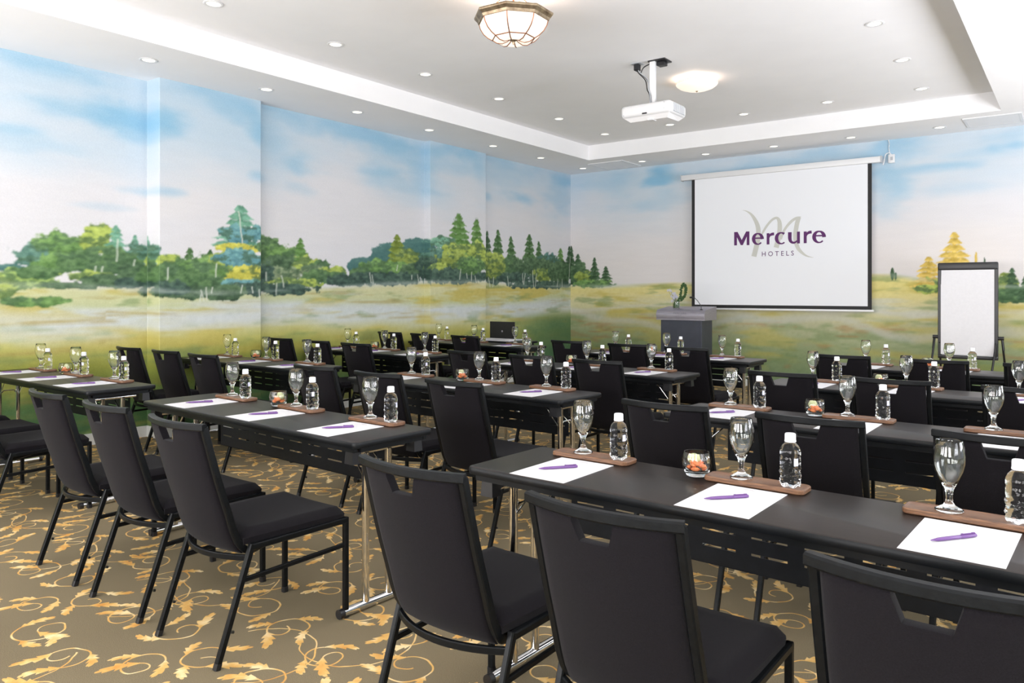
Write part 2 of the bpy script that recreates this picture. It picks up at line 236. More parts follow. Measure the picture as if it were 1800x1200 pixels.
LET= [[(-3.723, 2.169, 0.0381), (-3.725, 2.188, 0.0373), (-3.73, 2.207, 0.0347), (-3.739, 2.224, 0.0305), (-3.751, 2.237, 0.0253), (-3.765, 2.246, 0.0197), (-3.781, 2.251, 0.015), (-3.797, 2.251, 0.0164), (-3.813, 2.246, 0.0216), (-3.826, 2.236, 0.0272), (-3.837, 2.223, 0.0321), (-3.845, 2.206, 0.0358), (-3.849, 2.187, 0.0378), (-3.849, 2.167, 0.0378), (-3.845, 2.148, 0.0359), (-3.838, 2.131, 0.0322), (-3.827, 2.116, 0.0273), (-3.813, 2.105, 0.0218), (-3.798, 2.099, 0.0166), (-3.781, 2.097, 0.0131), (-3.766, 2.1, 0.0149), (-3.751, 2.108, 0.0161), (-3.739, 2.121, 0.0158)], [(-3.835, 2.187, 0.015), (-3.709, 2.184, 0.015)], [(-3.638, 2.251, 0.0401), (-3.638, 2.088, 0.0401)], [(-3.628, 2.181, 0.014), (-3.614, 2.216, 0.022), (-3.586, 2.233, 0.0301), (-3.55, 2.238, 0.0301)], [(-3.407, 2.23, 0.0268), (-3.419, 2.239, 0.0223), (-3.432, 2.245, 0.018), (-3.446, 2.248, 0.0145), (-3.459, 2.248, 0.0163), (-3.473, 2.244, 0.0204), (-3.485, 2.237, 0.0249), (-3.496, 2.228, 0.0293), (-3.505, 2.216, 0.033), (-3.511, 2.202, 0.0359), (-3.515, 2.186, 0.0376), (-3.516, 2.17, 0.0381), (-3.514, 2.154, 0.0372), (-3.509, 2.139, 0.0351), (-3.502, 2.125, 0.0318), (-3.493, 2.113, 0.0278), (-3.481, 2.103, 0.0234), (-3.468, 2.096, 0.0189), (-3.455, 2.093, 0.0151), (-3.441, 2.092, 0.0136), (-3.428, 2.095, 0.0147), (-3.415, 2.101, 0.0153), (-3.404, 2.11, 0.0147)], [(-3.328, 2.251, 0.0381), (-3.328, 2.208, 0.0381), (-3.327, 2.158, 0.0371), (-3.315, 2.12, 0.0301), (-3.288, 2.101, 0.0241), (-3.256, 2.102, 0.02), (-3.227, 2.126, 0.014)], [(-3.208, 2.254, 0.0401), (-3.208, 2.086, 0.0401)], [(-3.115, 2.251, 0.0401), (-3.115, 2.086, 0.0401)], [(-3.105, 2.182, 0.014), (-3.091, 2.215, 0.022), (-3.062, 2.235, 0.0301), (-3.027, 2.24, 0.0301)], [(-2.861, 2.161, 0.0381), (-2.862, 2.18, 0.0373), (-2.868, 2.199, 0.0347), (-2.877, 2.216, 0.0305), (-2.89, 2.229, 0.0253), (-2.905, 2.239, 0.0197), (-2.922, 2.243, 0.015), (-2.939, 2.243, 0.0164), (-2.955, 2.238, 0.0216), (-2.969, 2.229, 0.0272), (-2.981, 2.215, 0.0321), (-2.99, 2.198, 0.0358), (-2.994, 2.179, 0.0378), (-2.994, 2.16, 0.0378), (-2.99, 2.14, 0.0359), (-2.982, 2.123, 0.0322), (-2.97, 2.108, 0.0273), (-2.955, 2.097, 0.0218), (-2.939, 2.09, 0.0166), (-2.922, 2.089, 0.0131), (-2.906, 2.092, 0.0149), (-2.89, 2.1, 0.0161), (-2.878, 2.112, 0.0158)], [(-2.98, 2.184, 0.015), (-2.846, 2.183, 0.015)], [(-4.121, 2.291, 0.0421), (-4.121, 2.092, 0.0421)], [(-3.932, 2.291, 0.0401), (-3.932, 2.089, 0.0401)]]
MV= [(-4.138, 2.291), (-4.09, 2.291), (-4.027, 2.169), (-3.961, 2.292), (-3.917, 2.291), (-4.011, 2.092), (-4.042, 2.093)]
SWO= [[(-4.018, 2.61, 0.001), (-3.954, 2.59, 0.016), (-3.891, 2.545, 0.0321), (-3.84, 2.476, 0.0481), (-3.799, 2.392, 0.0601), (-3.78, 2.309, 0.0661), (-3.782, 2.208, 0.0702), (-3.804, 2.086, 0.0722), (-3.826, 1.996, 0.0732), (-3.845, 1.919, 0.0742)], [(-3.737, 2.226, 0.02), (-3.709, 2.275, 0.0301), (-3.666, 2.344, 0.0341), (-3.616, 2.407, 0.0341), (-3.561, 2.454, 0.0341), (-3.511, 2.465, 0.0361), (-3.481, 2.425, 0.0501), (-3.471, 2.364, 0.0621), (-3.473, 2.274, 0.0641), (-3.486, 2.185, 0.0681), (-3.504, 2.105, 0.0702), (-3.521, 2.038, 0.0722)], [(-3.452, 2.153, 0.0241), (-3.422, 2.252, 0.0341), (-3.368, 2.339, 0.0361), (-3.3, 2.41, 0.0401), (-3.232, 2.45, 0.0321), (-3.17, 2.464, 0.002)], [(-3.203, 2.46, 0.0621), (-3.225, 2.381, 0.0621), (-3.24, 2.302, 0.0621), (-3.25, 2.204, 0.0621), (-3.242, 2.105, 0.0601), (-3.211, 2.015, 0.0501), (-3.155, 1.949, 0.0361), (-3.089, 1.903, 0.02), (-2.999, 1.879, 0.002)]]
HOT= [(-3.727, 1.918), (-3.727, 1.987), (-3.273, 1.915)]

RES = .009
def vnoise(U, Z, su, sz, seed):
    rng = np.random.RandomState(seed); G = rng.rand(97, 97).astype(np.float32)
    a = U/su+seed*13.7; b = Z/sz+seed*7.3
    i = np.floor(a).astype(int); j = np.floor(b).astype(int); fa = a-i; fb = b-j
    fa = fa*fa*(3-2*fa); fb = fb*fb*(3-2*fb); i %= 96; j %= 96
    return (G[i,j]*(1-fa)*(1-fb)+G[i+1,j]*fa*(1-fb)+G[i,j+1]*(1-fa)*fb+G[i+1,j+1]*fa*fb)
def fbm(U, Z, su, sz, seed, o=4):
    r = 0; a = .5; t = 0
    for k in range(o): r = r+a*vnoise(U, Z, su/2**k, sz/2**k, seed+k*5); t += a; a *= .55
    return r/t
def sstep(a, b, x):
    t = np.clip((x-a)/(b-a), 0, 1); return t*t*(3-2*t)
def paint(wall, u0, u1):
    nu = int((u1-u0)/RES)+2; nz = int(3.46/RES)+2
    us = u0+np.arange(nu)*RES; zs = np.arange(nz)*RES
    U, Z = np.meshgrid(us, zs, indexing='ij'); U = U.astype(np.float32); Z = Z.astype(np.float32)
    I = np.zeros(U.shape+(3,), np.float32)
    def mix(c, a):
        a = np.clip(a, 0, 1)[..., None]; I[:] = I*(1-a)+np.array(c, np.float32)*a
    left = wall == 'L'
    # sky
    I[:] = (229, 228, 232)
    n = fbm(U, Z, 1.6, .5, 3 if left else 11)
    mix((196, 218, 234), sstep(2.35, 3.35, Z+ (n-.5)*1.3)*(.85 if left else .62))
    mix((240, 234, 230), sstep(.5, .8, fbm(U, Z, 1.9, .7, 21))*sstep(2.9, 2.2, Z)*.45)
    if not left: mix((238, 226, 218), sstep(2.7, 1.9, Z)*.4)
    for (wl, su_, sz_, ru, rz, s) in SKY:
        if wl != wall: continue
        w1 = (fbm(U, Z, .5, .16, 31)-.5)*1.5; w2 = (fbm(U, Z, .5, .2, 37)-.5)*1.5
        d = np.sqrt(((U-su_)/(ru*1.25)+w1)**2+((Z-sz_)/(rz*1.35)+w2)**2)
        mix((132, 190, 224), sstep(1.25, .1, d)*s*(.72 if left else .62))
    brush = fbm(U, Z, .25, .03, 41, 3)
    I[:] = I+((brush-.5)*5)[..., None]
    # meadow
    if left: hz = np.interp(U, [2, 2.6, 3.7, 4.0, 4.9, 5.5, 6.8, 7.6, 8.7, 9.5, 11.2], [1.47, 1.46, 1.43, 1.39, 1.38, 1.43, 1.50, 1.545, 1.55, 1.52, 1.51])
    else: hz = np.interp(U, [-7.1, -6, -5.2, -4.5, -2.6, -2.0, -1.6, -1.3, -.5, 1, 2.4], [1.51, 1.51, 1.54, 1.52, 1.63, 1.62, 1.56, 1.50, 1.46, 1.50, 1.5])
    hz = hz+(vnoise(U, Z*0, .6, 1, 51)-.5)*.02
    m = sstep(.03, -.03, Z-hz)
    wv = Z+(fbm(U, Z*0, 1.3, 1, 53, 3)-.5)*.22
    n1 = fbm(U, Z, .8, .12, 61); n2 = fbm(U, Z, .5, .10, 67); n3 = fbm(U, Z, 1.4, .16, 71)
    F = np.zeros_like(I)
    if left:
        stops = [(0, (70, 112, 74)), (.32, (88, 130, 80)), (.5, (130, 152, 74)), (.72, (160, 166, 72)), (.88, (194, 190, 104)), (.98, (204, 202, 144)), (1.08, (212, 218, 212)), (1.20, (210, 218, 212)), (1.28, (202, 208, 162)), (1.5, (220, 216, 168))]
    else:
        stops = [(0, (122, 148, 104)), (.5, (152, 168, 122)), (.72, (168, 178, 136)), (.86, (184, 186, 146)), (.98, (190, 190, 152)), (1.08, (210, 206, 160)), (1.2, (216, 210, 166)), (1.32, (226, 214, 148)), (1.5, (232, 220, 140))]
    for k in range(3): F[..., k] = np.interp(wv, [a for a, _ in stops], [b[k] for _, b in stops])
    def fm(c, a):
        a = np.clip(a, 0, 1)[..., None]; F[:] = F*(1-a)+np.array(c, np.float32)*a
    low = sstep(1.12, .8, Z)
    fm((200, 182, 84), sstep(.52, .72, n1)*.75*(1-.35*low))
    fm((112, 140, 88), sstep(.56, .74, n2)*.45)
    fm((212, 216, 212), sstep(.56, .70, n3)*.6*sstep(.85, 1.05, Z))
    if not left:
        fm((176, 122, 72), sstep(.60, .78, fbm(U, Z, .5, .07, 83))*.42*sstep(1.15, .95, Z))
        st = np.abs(Z-(.93+.12*np.sin(U*1.7+1)+.05*np.sin(U*4.1)))
        fm((204, 206, 198), sstep(.09, .01, st)*.6)
        st = np.abs(Z-(1.13+.05*np.sin(U*2.3+2)))
        fm((214, 214, 210), sstep(.05, .0, st)*.5)
    else:
        st = np.abs(Z-(1.17+.05*np.sin(U*1.3)))
        fm((212, 218, 220), sstep(.13, .0, st)*.65)
        fm((88, 130, 96), sstep(9.0, 10.6, U)*.75*sstep(1.12, .9, Z))
        fm((172, 150, 84), sstep(.62, .8, fbm(U, Z, .9, .08, 87))*.5)
    F += ((fbm(U, Z, .04, .03, 43, 2)-.5)*12)[..., None]
    I[:] = I*(1-m[..., None])+F*m[..., None]
    # trees, brushed on back to front
    tex = fbm(U, Z, .05, .028, 91, 3); tex2 = fbm(U, Z, .12, .05, 95, 3); edge = fbm(U, Z, .09, .07, 97, 4)
    def sl(a0, a1, b0, b1):
        i0 = max(0, int((a0-u0)/RES)); i1 = min(nu, int((a1-u0)/RES)+2); j0 = max(0, int(b0/RES)); j1 = min(nz, int(b1/RES)+2)
        return (slice(i0, i1), slice(j0, j1)) if i1 > i0 and j1 > j0 else None
    rs = random.Random(5)
    for q in VEG:
        if q[0] != wall: continue
        k = q[1]
        if k in 'bh':
            _, _, cu, cz, ru, rz, r, g, b = q
            S = sl(cu-ru*1.6, cu+ru*1.6, cz-rz*1.7, cz+rz*1.9)
            if not S: continue
            u, z = U[S], Z[S]; e = edge[S]
            d = np.sqrt(((u-cu)/ru)**2+((z-cz)/rz)**2)+(e-.5)*(1.1 if k == 'b' else .35)
            a = sstep(1.1, .96, d) if k == 'b' else sstep(1.04, .98, d)
            lit = (z-cz)/rz*.5+.5
            sh = (tex[S]-.5)*(95 if k == 'b' else 24)+(lit-.5)*30+(tex2[S]-.5)*26+4
            col = np.array([r, g, b])+sh[..., None]*np.array([1., 1., .8])
            if k == 'b' and g > 95:
                dk = (sstep(.56, .40, tex2[S]+(tex[S]-.5)*.5)*.6)[..., None]; col = col*(1-dk)+(np.array((66, 100, 66))+sh[..., None]*.6)*dk
            col = col*.93+np.array((190, 195, 190))*.07
            I[S] = I[S]*(1-a[..., None])+col*a[..., None]
        else:
            _, _, cu, zt, hw, z0, r, g, b = q
            S = sl(cu-hw*1.3, cu+hw*1.3, z0-.05, zt+.03)
            if not S: continue
            u, z = U[S], Z[S]; hh = max(zt-z0, .05); t = np.clip((zt-z)/hh, 0, 1)
            if k == 's':
                a = sstep(1.0, .7, np.abs(u-cu)/(hw*np.sqrt(np.clip(np.sin(np.pi*np.clip(t, .02, .98)), .05, 1))))*(t > 0)*(t < 1)
                col = np.array([r, g, b])+((tex[S]-.5)*50)[..., None]
            else:
                nl = 6 if hh > .3 else 5
                fr = (t*nl+.5*np.abs(u-cu)/hw+(edge[S]-.5)*.7) % 1
                wdt = hw*(.12+.95*t**.85)*(.62+.42*fr)
                e = np.abs(u-cu)/wdt+(edge[S]-.5)*.9
                a = sstep(1.05, .85, e)*(t > .005)*(t < .999)
                gap = sstep(.0, .22, fr)*sstep(.18, .5, np.abs(u-cu)/wdt+.25)
                a = a*(.35+.65*np.clip(gap+sstep(.35, .2, np.abs(u-cu)/wdt), 0, 1))
                col = np.array([r, g, b])+((tex[S]-.5)*75+(fr-.5)*34)[..., None]
            I[S] = I[S]*(1-a[..., None])+col*a[..., None]
    for (wl, tu, za, zb) in [t for t in [(a, b, c, d) for a, b, c, d in TRK]]:
        if wl != wall: continue
        lean = rs.uniform(-.25, .25)*(za-zb)
        S = sl(tu-.09, tu+.09, zb, za)
        if not S: continue
        u, z = U[S], Z[S]; t = (z-zb)/max(za-zb, .01)
        a = sstep(.013, .005, np.abs(u-(tu+lean*(t-.5)+.003*np.sin(z*30))))*.75*(t > 0)*(t < 1)
        I[S] = I[S]*(1-a[..., None])+np.array((222, 226, 212))*a[..., None]
    # mist at the foot of the trees
    a = sstep(.06, .0, np.abs(Z-hz+.01))*sstep(.3, .6, fbm(U, Z, .9, .08, 101))*.55
    mix((205, 212, 205), a)
    v = np.clip(I/255, 0, 1)
    return us, zs, np.where(v <= .04045, v/12.92, ((v+.055)/1.055)**2.4).astype(np.float32)*ALB
ALB = .84
def sample(us, zs, A, u, z):
    a = np.clip((u-us[0])/RES, 0, len(us)-1.001); b = np.clip(z/RES, 0, len(zs)-1.001)
    i = a.astype(int); j = b.astype(int); fa = (a-i)[:, None]; fb = (b-j)[:, None]
    return A[i,j]*(1-fa)*(1-fb)+A[i+1,j]*fa*(1-fb)+A[i,j+1]*(1-fa)*fb+A[i+1,j+1]*fa*fb
zr = np.concatenate([np.arange(0, 1.12, .028), np.arange(1.12, 2.36, RES), np.arange(2.36, ZL, .026), [ZL]])
def grid_wall(name, cols, paintu, A3, matr):
    """cols: list of (x,y) columns; paintu: coordinate along the mural for each column."""
    us, zs, A = A3; nc, nr = len(cols), len(zr)
    cx = np.array([c[0] for c in cols]); cy = np.array([c[1] for c in cols]); pu = np.array(paintu)
    V = np.empty((nc, nr, 3), np.float32); V[..., 0] = cx[:, None]; V[..., 1] = cy[:, None]; V[..., 2] = zr[None, :]
    idx = np.arange(nc*nr).reshape(nc, nr)
    Fq = np.stack([idx[:-1,:-1], idx[1:,:-1], idx[1:,1:], idx[:-1,1:]], -1).reshape(-1, 4)
    me = bpy.data.meshes.new(name); nF = len(Fq)
    me.vertices.add(nc*nr); me.vertices.foreach_set('co', V.ravel())
    me.loops.add(nF*4); me.loops.foreach_set('vertex_index', Fq.ravel().astype(np.int32))
    me.polygons.add(nF); me.polygons.foreach_set('loop_start', np.arange(0, nF*4, 4, dtype=np.int32))
    me.update(calc_edges=True)
    ca = me.color_attributes.new('mural', 'FLOAT_COLOR', 'POINT')
    col = sample(us, zs, A, np.repeat(pu, nr), np.tile(zr, nc))
    ca.data.foreach_set('color', np.concatenate([col, np.ones((len(col), 1))], 1).astype(np.float32).ravel())
    me.materials.append(matr); me.validate()
    o = bpy.data.objects.new(name, me); C.objects.link(o); o['kind'] = 'structure'; return o
mm = bpy.data.materials.new('painted_mural'); mm.use_nodes = True; nt = mm.node_tree; b = nt.nodes['Principled BSDF']
at = nd(nt, 'ShaderNodeVertexColor'); at.layer_name = 'mural'
tc = nd(nt, 'ShaderNodeTexCoord'); nz_ = nd(nt, 'ShaderNodeTexNoise'); nz_.inputs['Scale'].default_value = 90; nz_.inputs['Detail'].default_value = 3
hv = nd(nt, 'ShaderNodeMix', data_type='RGBA', blend_type='SOFT_LIGHT'); hv.inputs[0].default_value = .22
nt.links.new(tc.outputs['Object'], nz_.inputs['Vector']); nt.links.new(at.outputs[0], hv.inputs[6]); nt.links.new(nz_.outputs['Fac'], hv.inputs[7])
nt.links.new(hv.outputs[2], b.inputs['Base Color']); b.inputs['Roughness'].default_value = .7
bp = nd(nt, 'ShaderNodeBump'); bp.inputs['Strength'].default_value = .15; bp.inputs['Distance'].default_value = .001
nt.links.new(nz_.outputs['Fac'], bp.inputs['Height']); nt.links.new(bp.outputs[0], b.inputs['Normal'])
A3 = paint('L', REAR_Y-.05, YB+.05)
cols = []; pu = []
for (x0, y0), (x1, y1) in zip(LP[:-1], LP[1:]):
    if abs(y1-y0) < 1e-6: st = [(x0+(x1-x0)*t, y0) for t in np.arange(0, 1, .06)]
    else:
        ys = np.arange(y0, y1, RES if y0 > 3 else .03)
        if y0 < 3: ys = np.concatenate([np.arange(y0, 2.2, .06), np.arange(2.2, y1, RES)])
        st = [(x0, float(y)) for y in ys]
    cols += [(float(a), float(b)) for a, b in st]; pu += [p[1]-(abs(x1-p[0])*.5 if abs(y1-y0) < 1e-6 else 0) for p in st]
cols.append(LP[-1]); pu.append(YB)
grid_wall('wall_left', cols, pu, A3, mm)
ALB = .89
A3 = paint('B', -7.2, SIDE_X+.1)
xs = np.concatenate([np.arange(-7.10, -.3, RES), np.arange(-.3, SIDE_X, .05), [SIDE_X]])
grid_wall('wall_back', [(float(x), YB) for x in xs], xs, A3, mm)
del A3
# walls out of view, with their windows
def wall_windows(name, wins, along, fixed):
    mb = MB(); e = .12
    ends = (-7.3, SIDE_X+.12) if along == 'x' else (REAR_Y, YB+.0)
    cuts = [ends[0]]+sum([[c-s/2, c+s/2] for c, s in wins], [])+[ends[1]]
    f0, f1 = (fixed-e, fixed) if along == 'x' else (fixed, fixed+e)
    def bx(a, b, z0, z1):
        if along == 'x': mb.box(a, b, f0, f1, z0, z1)
        else: mb.box(f0, f1, a, b, z0, z1)
    for i in range(0, len(cuts), 2): bx(cuts[i], cuts[i+1], 0, ZU)
    for c, s in wins: bx(c-s/2, c+s/2, 0, .6); bx(c-s/2, c+s/2, 2.9, ZU)
    struct(name, mb, M['wallplain'])
wall_windows('wall_rear', REAR_WIN, 'x', REAR_Y)
wall_windows('wall_right', SIDE_WIN, 'y', SIDE_X)
def window(i, c, s, along, fixed):
    mb = MB(); t = .03
    segs = [(c-s/2, c-s/2+.05, .6, 2.9), (c+s/2-.05, c+s/2, .6, 2.9), (c-.025, c+.025, .6, 2.9), (c-s/2+.05, c+s/2-.05, .6, .65), (c-s/2+.05, c+s/2-.05, 2.85, 2.9)]
    for a, b, z0, z1 in segs:
        if along == 'x': mb.box(a, b, fixed-t*2, fixed-t, z0, z1)
        else: mb.box(fixed+t, fixed+t*2, a, b, z0, z1)
    o = struct('window_%d' % i, mb, M['white'])
    g = MB()
    if along == 'x': g.add([(c-s/2,fixed-.045,.6),(c+s/2,fixed-.045,.6),(c+s/2,fixed-.045,2.9),(c-s/2,fixed-.045,2.9)], [(0,1,2,3)])
    else: g.add([(fixed+.045,c-s/2,.6),(fixed+.045,c+s/2,.6),(fixed+.045,c+s/2,2.9),(fixed+.045,c-s/2,2.9)], [(0,1,2,3)])
    part('pane', g, M['pane'], o, 0)
k = 0
for c, s in REAR_WIN: k += 1; window(k, c, s, 'x', REAR_Y)
for c, s in SIDE_WIN: k += 1; window(k, c, s, 'y', SIDE_X)
# ceiling: lower soffit ring round a raised tray
TX0, TX1, TY0, TY1 = -6.1, -.716, .3, 10.14
mb = MB(); X0, X1, Y0, Y1 = -7.3, SIDE_X+.12, REAR_Y-.12, YB+.1
mb.box(X0, TX0, Y0, Y1, ZL, ZL+.4); mb.box(TX1, X1, Y0, Y1, ZL, ZL+.4)
mb.box(TX0, TX1, TY1, Y1, ZL, ZL+.4); mb.box(TX0, TX1, Y0, TY0, ZL, ZL+.4); mb.box(TX0, TX1, TY0, TY1, ZU, ZL+.4)
struct('ceiling', mb, M['ceiling'])
# skirting
mb = MB()
for (x0, y0), (x1, y1) in zip(LP[:-1], LP[1:]):
    if abs(y1-y0) < 1e-6:
        d = 1 if x1 > x0 else -1
        mb.box(min(x0,x1), max(x0,x1)+(.014 if d > 0 else .014), y0-.014 if d > 0 else y0, y0 if d > 0 else y0+.014, 0, .105)
    else: mb.box(x0, x0+.014, y0, y1, 0, .105)
struct('baseboard_left', mb, M['base'])
mb = MB(); mb.box(-7.1, SIDE_X, YB-.014, YB, 0, .1)
struct('baseboard_back', mb, M['base'])
# ---------------- carpet ----------------
cm = bpy.data.materials.new('scroll_carpet'); cm.use_nodes = True; nt = cm.node_tree; b = nt.nodes['Principled BSDF']
T = .92
def mth(op, a, b_=None, c=None, clamp=False):
    n = nd(nt_, 'ShaderNodeMath', operation=op); n.use_clamp = clamp
    for i, v in enumerate((a, b_, c)):
        if v is None: continue
        if isinstance(v, (int, float)): n.inputs[i].default_value = v
        else: nt_.links.new(v, n.inputs[i])
    return n.outputs[0]
def vdot(a, vec):
    n = nd(nt_, 'ShaderNodeVectorMath', operation='DOT_PRODUCT'); nt_.links.new(a, n.inputs[0]); n.inputs[1].default_value = (*vec, 0); return n.outputs['Value']
# leaf group: Vector (centred, wrapped), dir, L, W, k -> distance
def make_group():
    global nt_
    g = bpy.data.node_groups.new('acanthus_leaf', 'ShaderNodeTree')
    for nme, t in (('x', 'NodeSocketFloat'), ('y', 'NodeSocketFloat'), ('L', 'NodeSocketFloat'), ('W', 'NodeSocketFloat'), ('k', 'NodeSocketFloat')):
        g.interface.new_socket(nme, in_out='INPUT', socket_type=t)
    g.interface.new_socket('d', in_out='OUTPUT', socket_type='NodeSocketFloat')
    nt_ = g; gi = nd(g, 'NodeGroupInput'); go = nd(g, 'NodeGroupOutput')
    x, y, L_, W_, K_ = [gi.outputs[i] for i in range(5)]
    t = mth('DIVIDE', x, L_, clamp=True)
    yc = mth('SUBTRACT', y, mth('MULTIPLY', mth('MULTIPLY', t, t), K_))
    side = mth('MULTIPLY', mth('SIGN', yc), .13)
    saw = mth('FRACT', mth('ADD', mth('MULTIPLY', t, 3.4), side))
    body = mth('MULTIPLY', mth('POWER', t, .75), mth('POWER', mth('SUBTRACT', 1.0, t), .6))
    wd = mth('MULTIPLY', mth('MULTIPLY', body, W_), mth('ADD', mth('MULTIPLY', saw, 1.15), .75))
    wd = mth('ADD', wd, .0022)
    d = mth('SUBTRACT', mth('ABSOLUTE', yc), wd)
    ex = mth('SUBTRACT', mth('ABSOLUTE', mth('SUBTRACT', x, mth('MULTIPLY', L_, .5))), mth('MULTIPLY', L_, .5))
    g.links.new(mth('MAXIMUM', d, ex), go.inputs[0]); return g
LG = make_group(); nt_ = nt
tc = nd(nt, 'ShaderNodeTexCoord')
# slight wobble so the drawn lines are not machine-perfect
wn = nd(nt, 'ShaderNodeTexNoise'); wn.inputs['Scale'].default_value = 9; wn.inputs['Detail'].default_value = 1
nt.links.new(tc.outputs['Object'], wn.inputs['Vector'])
wo = nd(nt, 'ShaderNodeVectorMath', operation='MULTIPLY_ADD'); nt.links.new(wn.outputs['Color'], wo.inputs[0]); wo.inputs[1].default_value = (.03, .03, 0); nt.links.new(tc.outputs['Object'], wo.inputs[2])
PV = wo.outputs[0]
def wrapv(cx, cy):
    s = nd(nt, 'ShaderNodeVectorMath', operation='SUBTRACT'); nt.links.new(PV, s.inputs[0]); s.inputs[1].default_value = (cx, cy, 0)
    n = nd(nt, 'ShaderNodeVectorMath', operation='WRAP'); nt.links.new(s.outputs[0], n.inputs[0])
    n.inputs[1].default_value = (T/2, T/2, 1); n.inputs[2].default_value = (-T/2, -T/2, -1); return n.outputs[0]
ds = []
def arc(cx, cy, r, a0, span, w=.0036):
    """ring of radius r starting at angle a0 (deg) running span degrees (>180)"""
    v = wrapv(cx, cy); ln = nd(nt, 'ShaderNodeVectorMath', operation='LENGTH'); nt.links.new(v, ln.inputs[0])
    d = mth('SUBTRACT', mth('ABSOLUTE', mth('SUBTRACT', ln.outputs['Value'], r)), w)
    gap = 360-span; ga = math.radians(a0+span+gap/2); c = math.cos(math.radians(gap/2))
    cut = mth('SUBTRACT', vdot(v, (math.cos(ga), math.sin(ga))), r*c)
    ds.append(mth('MAXIMUM', d, cut))
    for k, a in enumerate((a0, a0+span)):
        a = math.radians(a); yield (cx+r*math.cos(a), cy+r*math.sin(a), math.degrees(a)+(90 if k else -90))
def leaf(x, y, ang, L_, W_, k):
    v = wrapv(x, y); a = math.radians(ang)
    g = nd(nt, 'ShaderNodeGroup'); g.node_tree = LG
    nt.links.new(vdot(v, (math.cos(a), math.sin(a))), g.inputs[0]); nt.links.new(vdot(v, (-math.sin(a), math.cos(a))), g.inputs[1])
    g.inputs[2].default_value = L_; g.inputs[3].default_value = W_; g.inputs[4].default_value = k; ds.append(g.outputs[0])
RC = random.Random(11)
scr = [(.14, .15, .085, 20), (.46, .08, .075, 140), (.78, .20, .09, 250), (.26, .44, .095, 200), (.60, .40, .08, 320), (.88, .55, .075, 60), (.10, .72, .08, 110), (.42, .74, .09, 30), (.72, .78, .085, 180)]
for i, (cx, cy, r, a0) in enumerate(scr):
    span = 225+RC.uniform(-15, 25); sg = 1 if i % 2 else -1
    e = list(arc(cx, cy, r, a0, span))
    ae = math.radians(a0+span); r2 = r*.52
    e2 = list(arc(cx+(r-r2)*math.cos(ae), cy+(r-r2)*math.sin(ae), r2, a0+span, 205, .0032))
    e[1] = e2[1] if i % 2 else e[1]
    leaf(*e[1], .14, .038, .045*sg); leaf(*e[0], .125, .035, -.04*sg)
    am = math.radians(a0+span*.42); leaf(cx+r*math.cos(am), cy+r*math.sin(am), math.degrees(am)+60*sg, .105, .032, .035*sg)
    if i % 3 == 0:
        am = math.radians(a0+span*.75); leaf(cx+r*math.cos(am), cy+r*math.sin(am), math.degrees(am)-30*sg, .10, .034, -.03*sg)
for cx, cy, r, a0 in [(.45, .26, .23, 200), (.24, .86, .22, 300)]:
    list(arc(cx, cy, r, a0, 215, .0030))
d = ds[0]
for q in ds[1:]: d = mth('MINIMUM', d, q)
msk = nd(nt, 'ShaderNodeMapRange', interpolation_type='SMOOTHSTEP'); nt.links.new(d, msk.inputs[0])
msk.inputs[1].default_value = .0016; msk.inputs[2].default_value = -.0016; msk.inputs[3].default_value = 0; msk.inputs[4].default_value = 1
n1 = nd(nt, 'ShaderNodeTexNoise'); n1.inputs['Scale'].default_value = 420; n1.inputs['Detail'].default_value = 2
n2 = nd(nt, 'ShaderNodeTexNoise'); n2.inputs['Scale'].default_value = 11; n2.inputs['Detail'].default_value = 3
n3 = nd(nt, 'ShaderNodeTexNoise'); n3.inputs['Scale'].default_value = 1.2; n3.inputs['Detail'].default_value = 3
for n in (n1, n2, n3): nt.links.new(tc.outputs['Object'], n.inputs['Vector'])
def ramp(src, pts):
    r = nd(nt, 'ShaderNodeValToRGB'); nt.links.new(src, r.inputs[0])
    r.color_ramp.elements[0].position = pts[0][0]; r.color_ramp.elements[0].color = (*pts[0][1], 1)
    r.color_ramp.elements[1].position = pts[-1][0]; r.color_ramp.elements[1].color = (*pts[-1][1], 1)
    for p, c in pts[1:-1]: e = r.color_ramp.elements.new(p); e.color = (*c, 1)
    return r.outputs[0]
def cmix(f, a, b_, bt='MIX'):
    m_ = nd(nt, 'ShaderNodeMix', data_type='RGBA', blend_type=bt)
    if isinstance(f, float): m_.inputs[0].default_value = f
    else: nt.links.new(f, m_.inputs[0])
    nt.links.new(a, m_.inputs[6]); nt.links.new(b_, m_.inputs[7]); return m_.outputs[2]
ground = ramp(n1.outputs['Fac'], [(.3, lin((96, 86, 66))), (.7, lin((146, 133, 108)))])
gv = ramp(n3.outputs['Fac'], [(.3, (.42, .42, .42)), (.7, (.58, .58, .58))])
ground = cmix(.5, ground, gv, 'OVERLAY')
gold = ramp(n2.outputs['Fac'], [(.3, lin((206, 148, 76))), (.5, lin((220, 178, 108))), (.68, lin((236, 214, 166)))])
gold = cmix(.35, gold, ramp(n1.outputs['Fac'], [(.3, (.35, .35, .35)), (.7, (.65, .65, .65))]), 'OVERLAY')
nt.links.new(cmix(msk.outputs[0], ground, gold), b.inputs['Base Color']); b.inputs['Roughness'].default_value = .95
b.inputs['Specular IOR Level'].default_value = .1
bp = nd(nt, 'ShaderNodeBump'); bp.inputs['Strength'].default_value = .6; bp.inputs['Distance'].default_value = .003
nt.links.new(n1.outputs['Fac'], bp.inputs['Height']); nt.links.new(bp.outputs[0], b.inputs['Normal'])
mb = MB(); mb.box(-7.4, SIDE_X+.2, REAR_Y-.2, YB+.2, -.08, 0)
struct('floor', mb, cm)
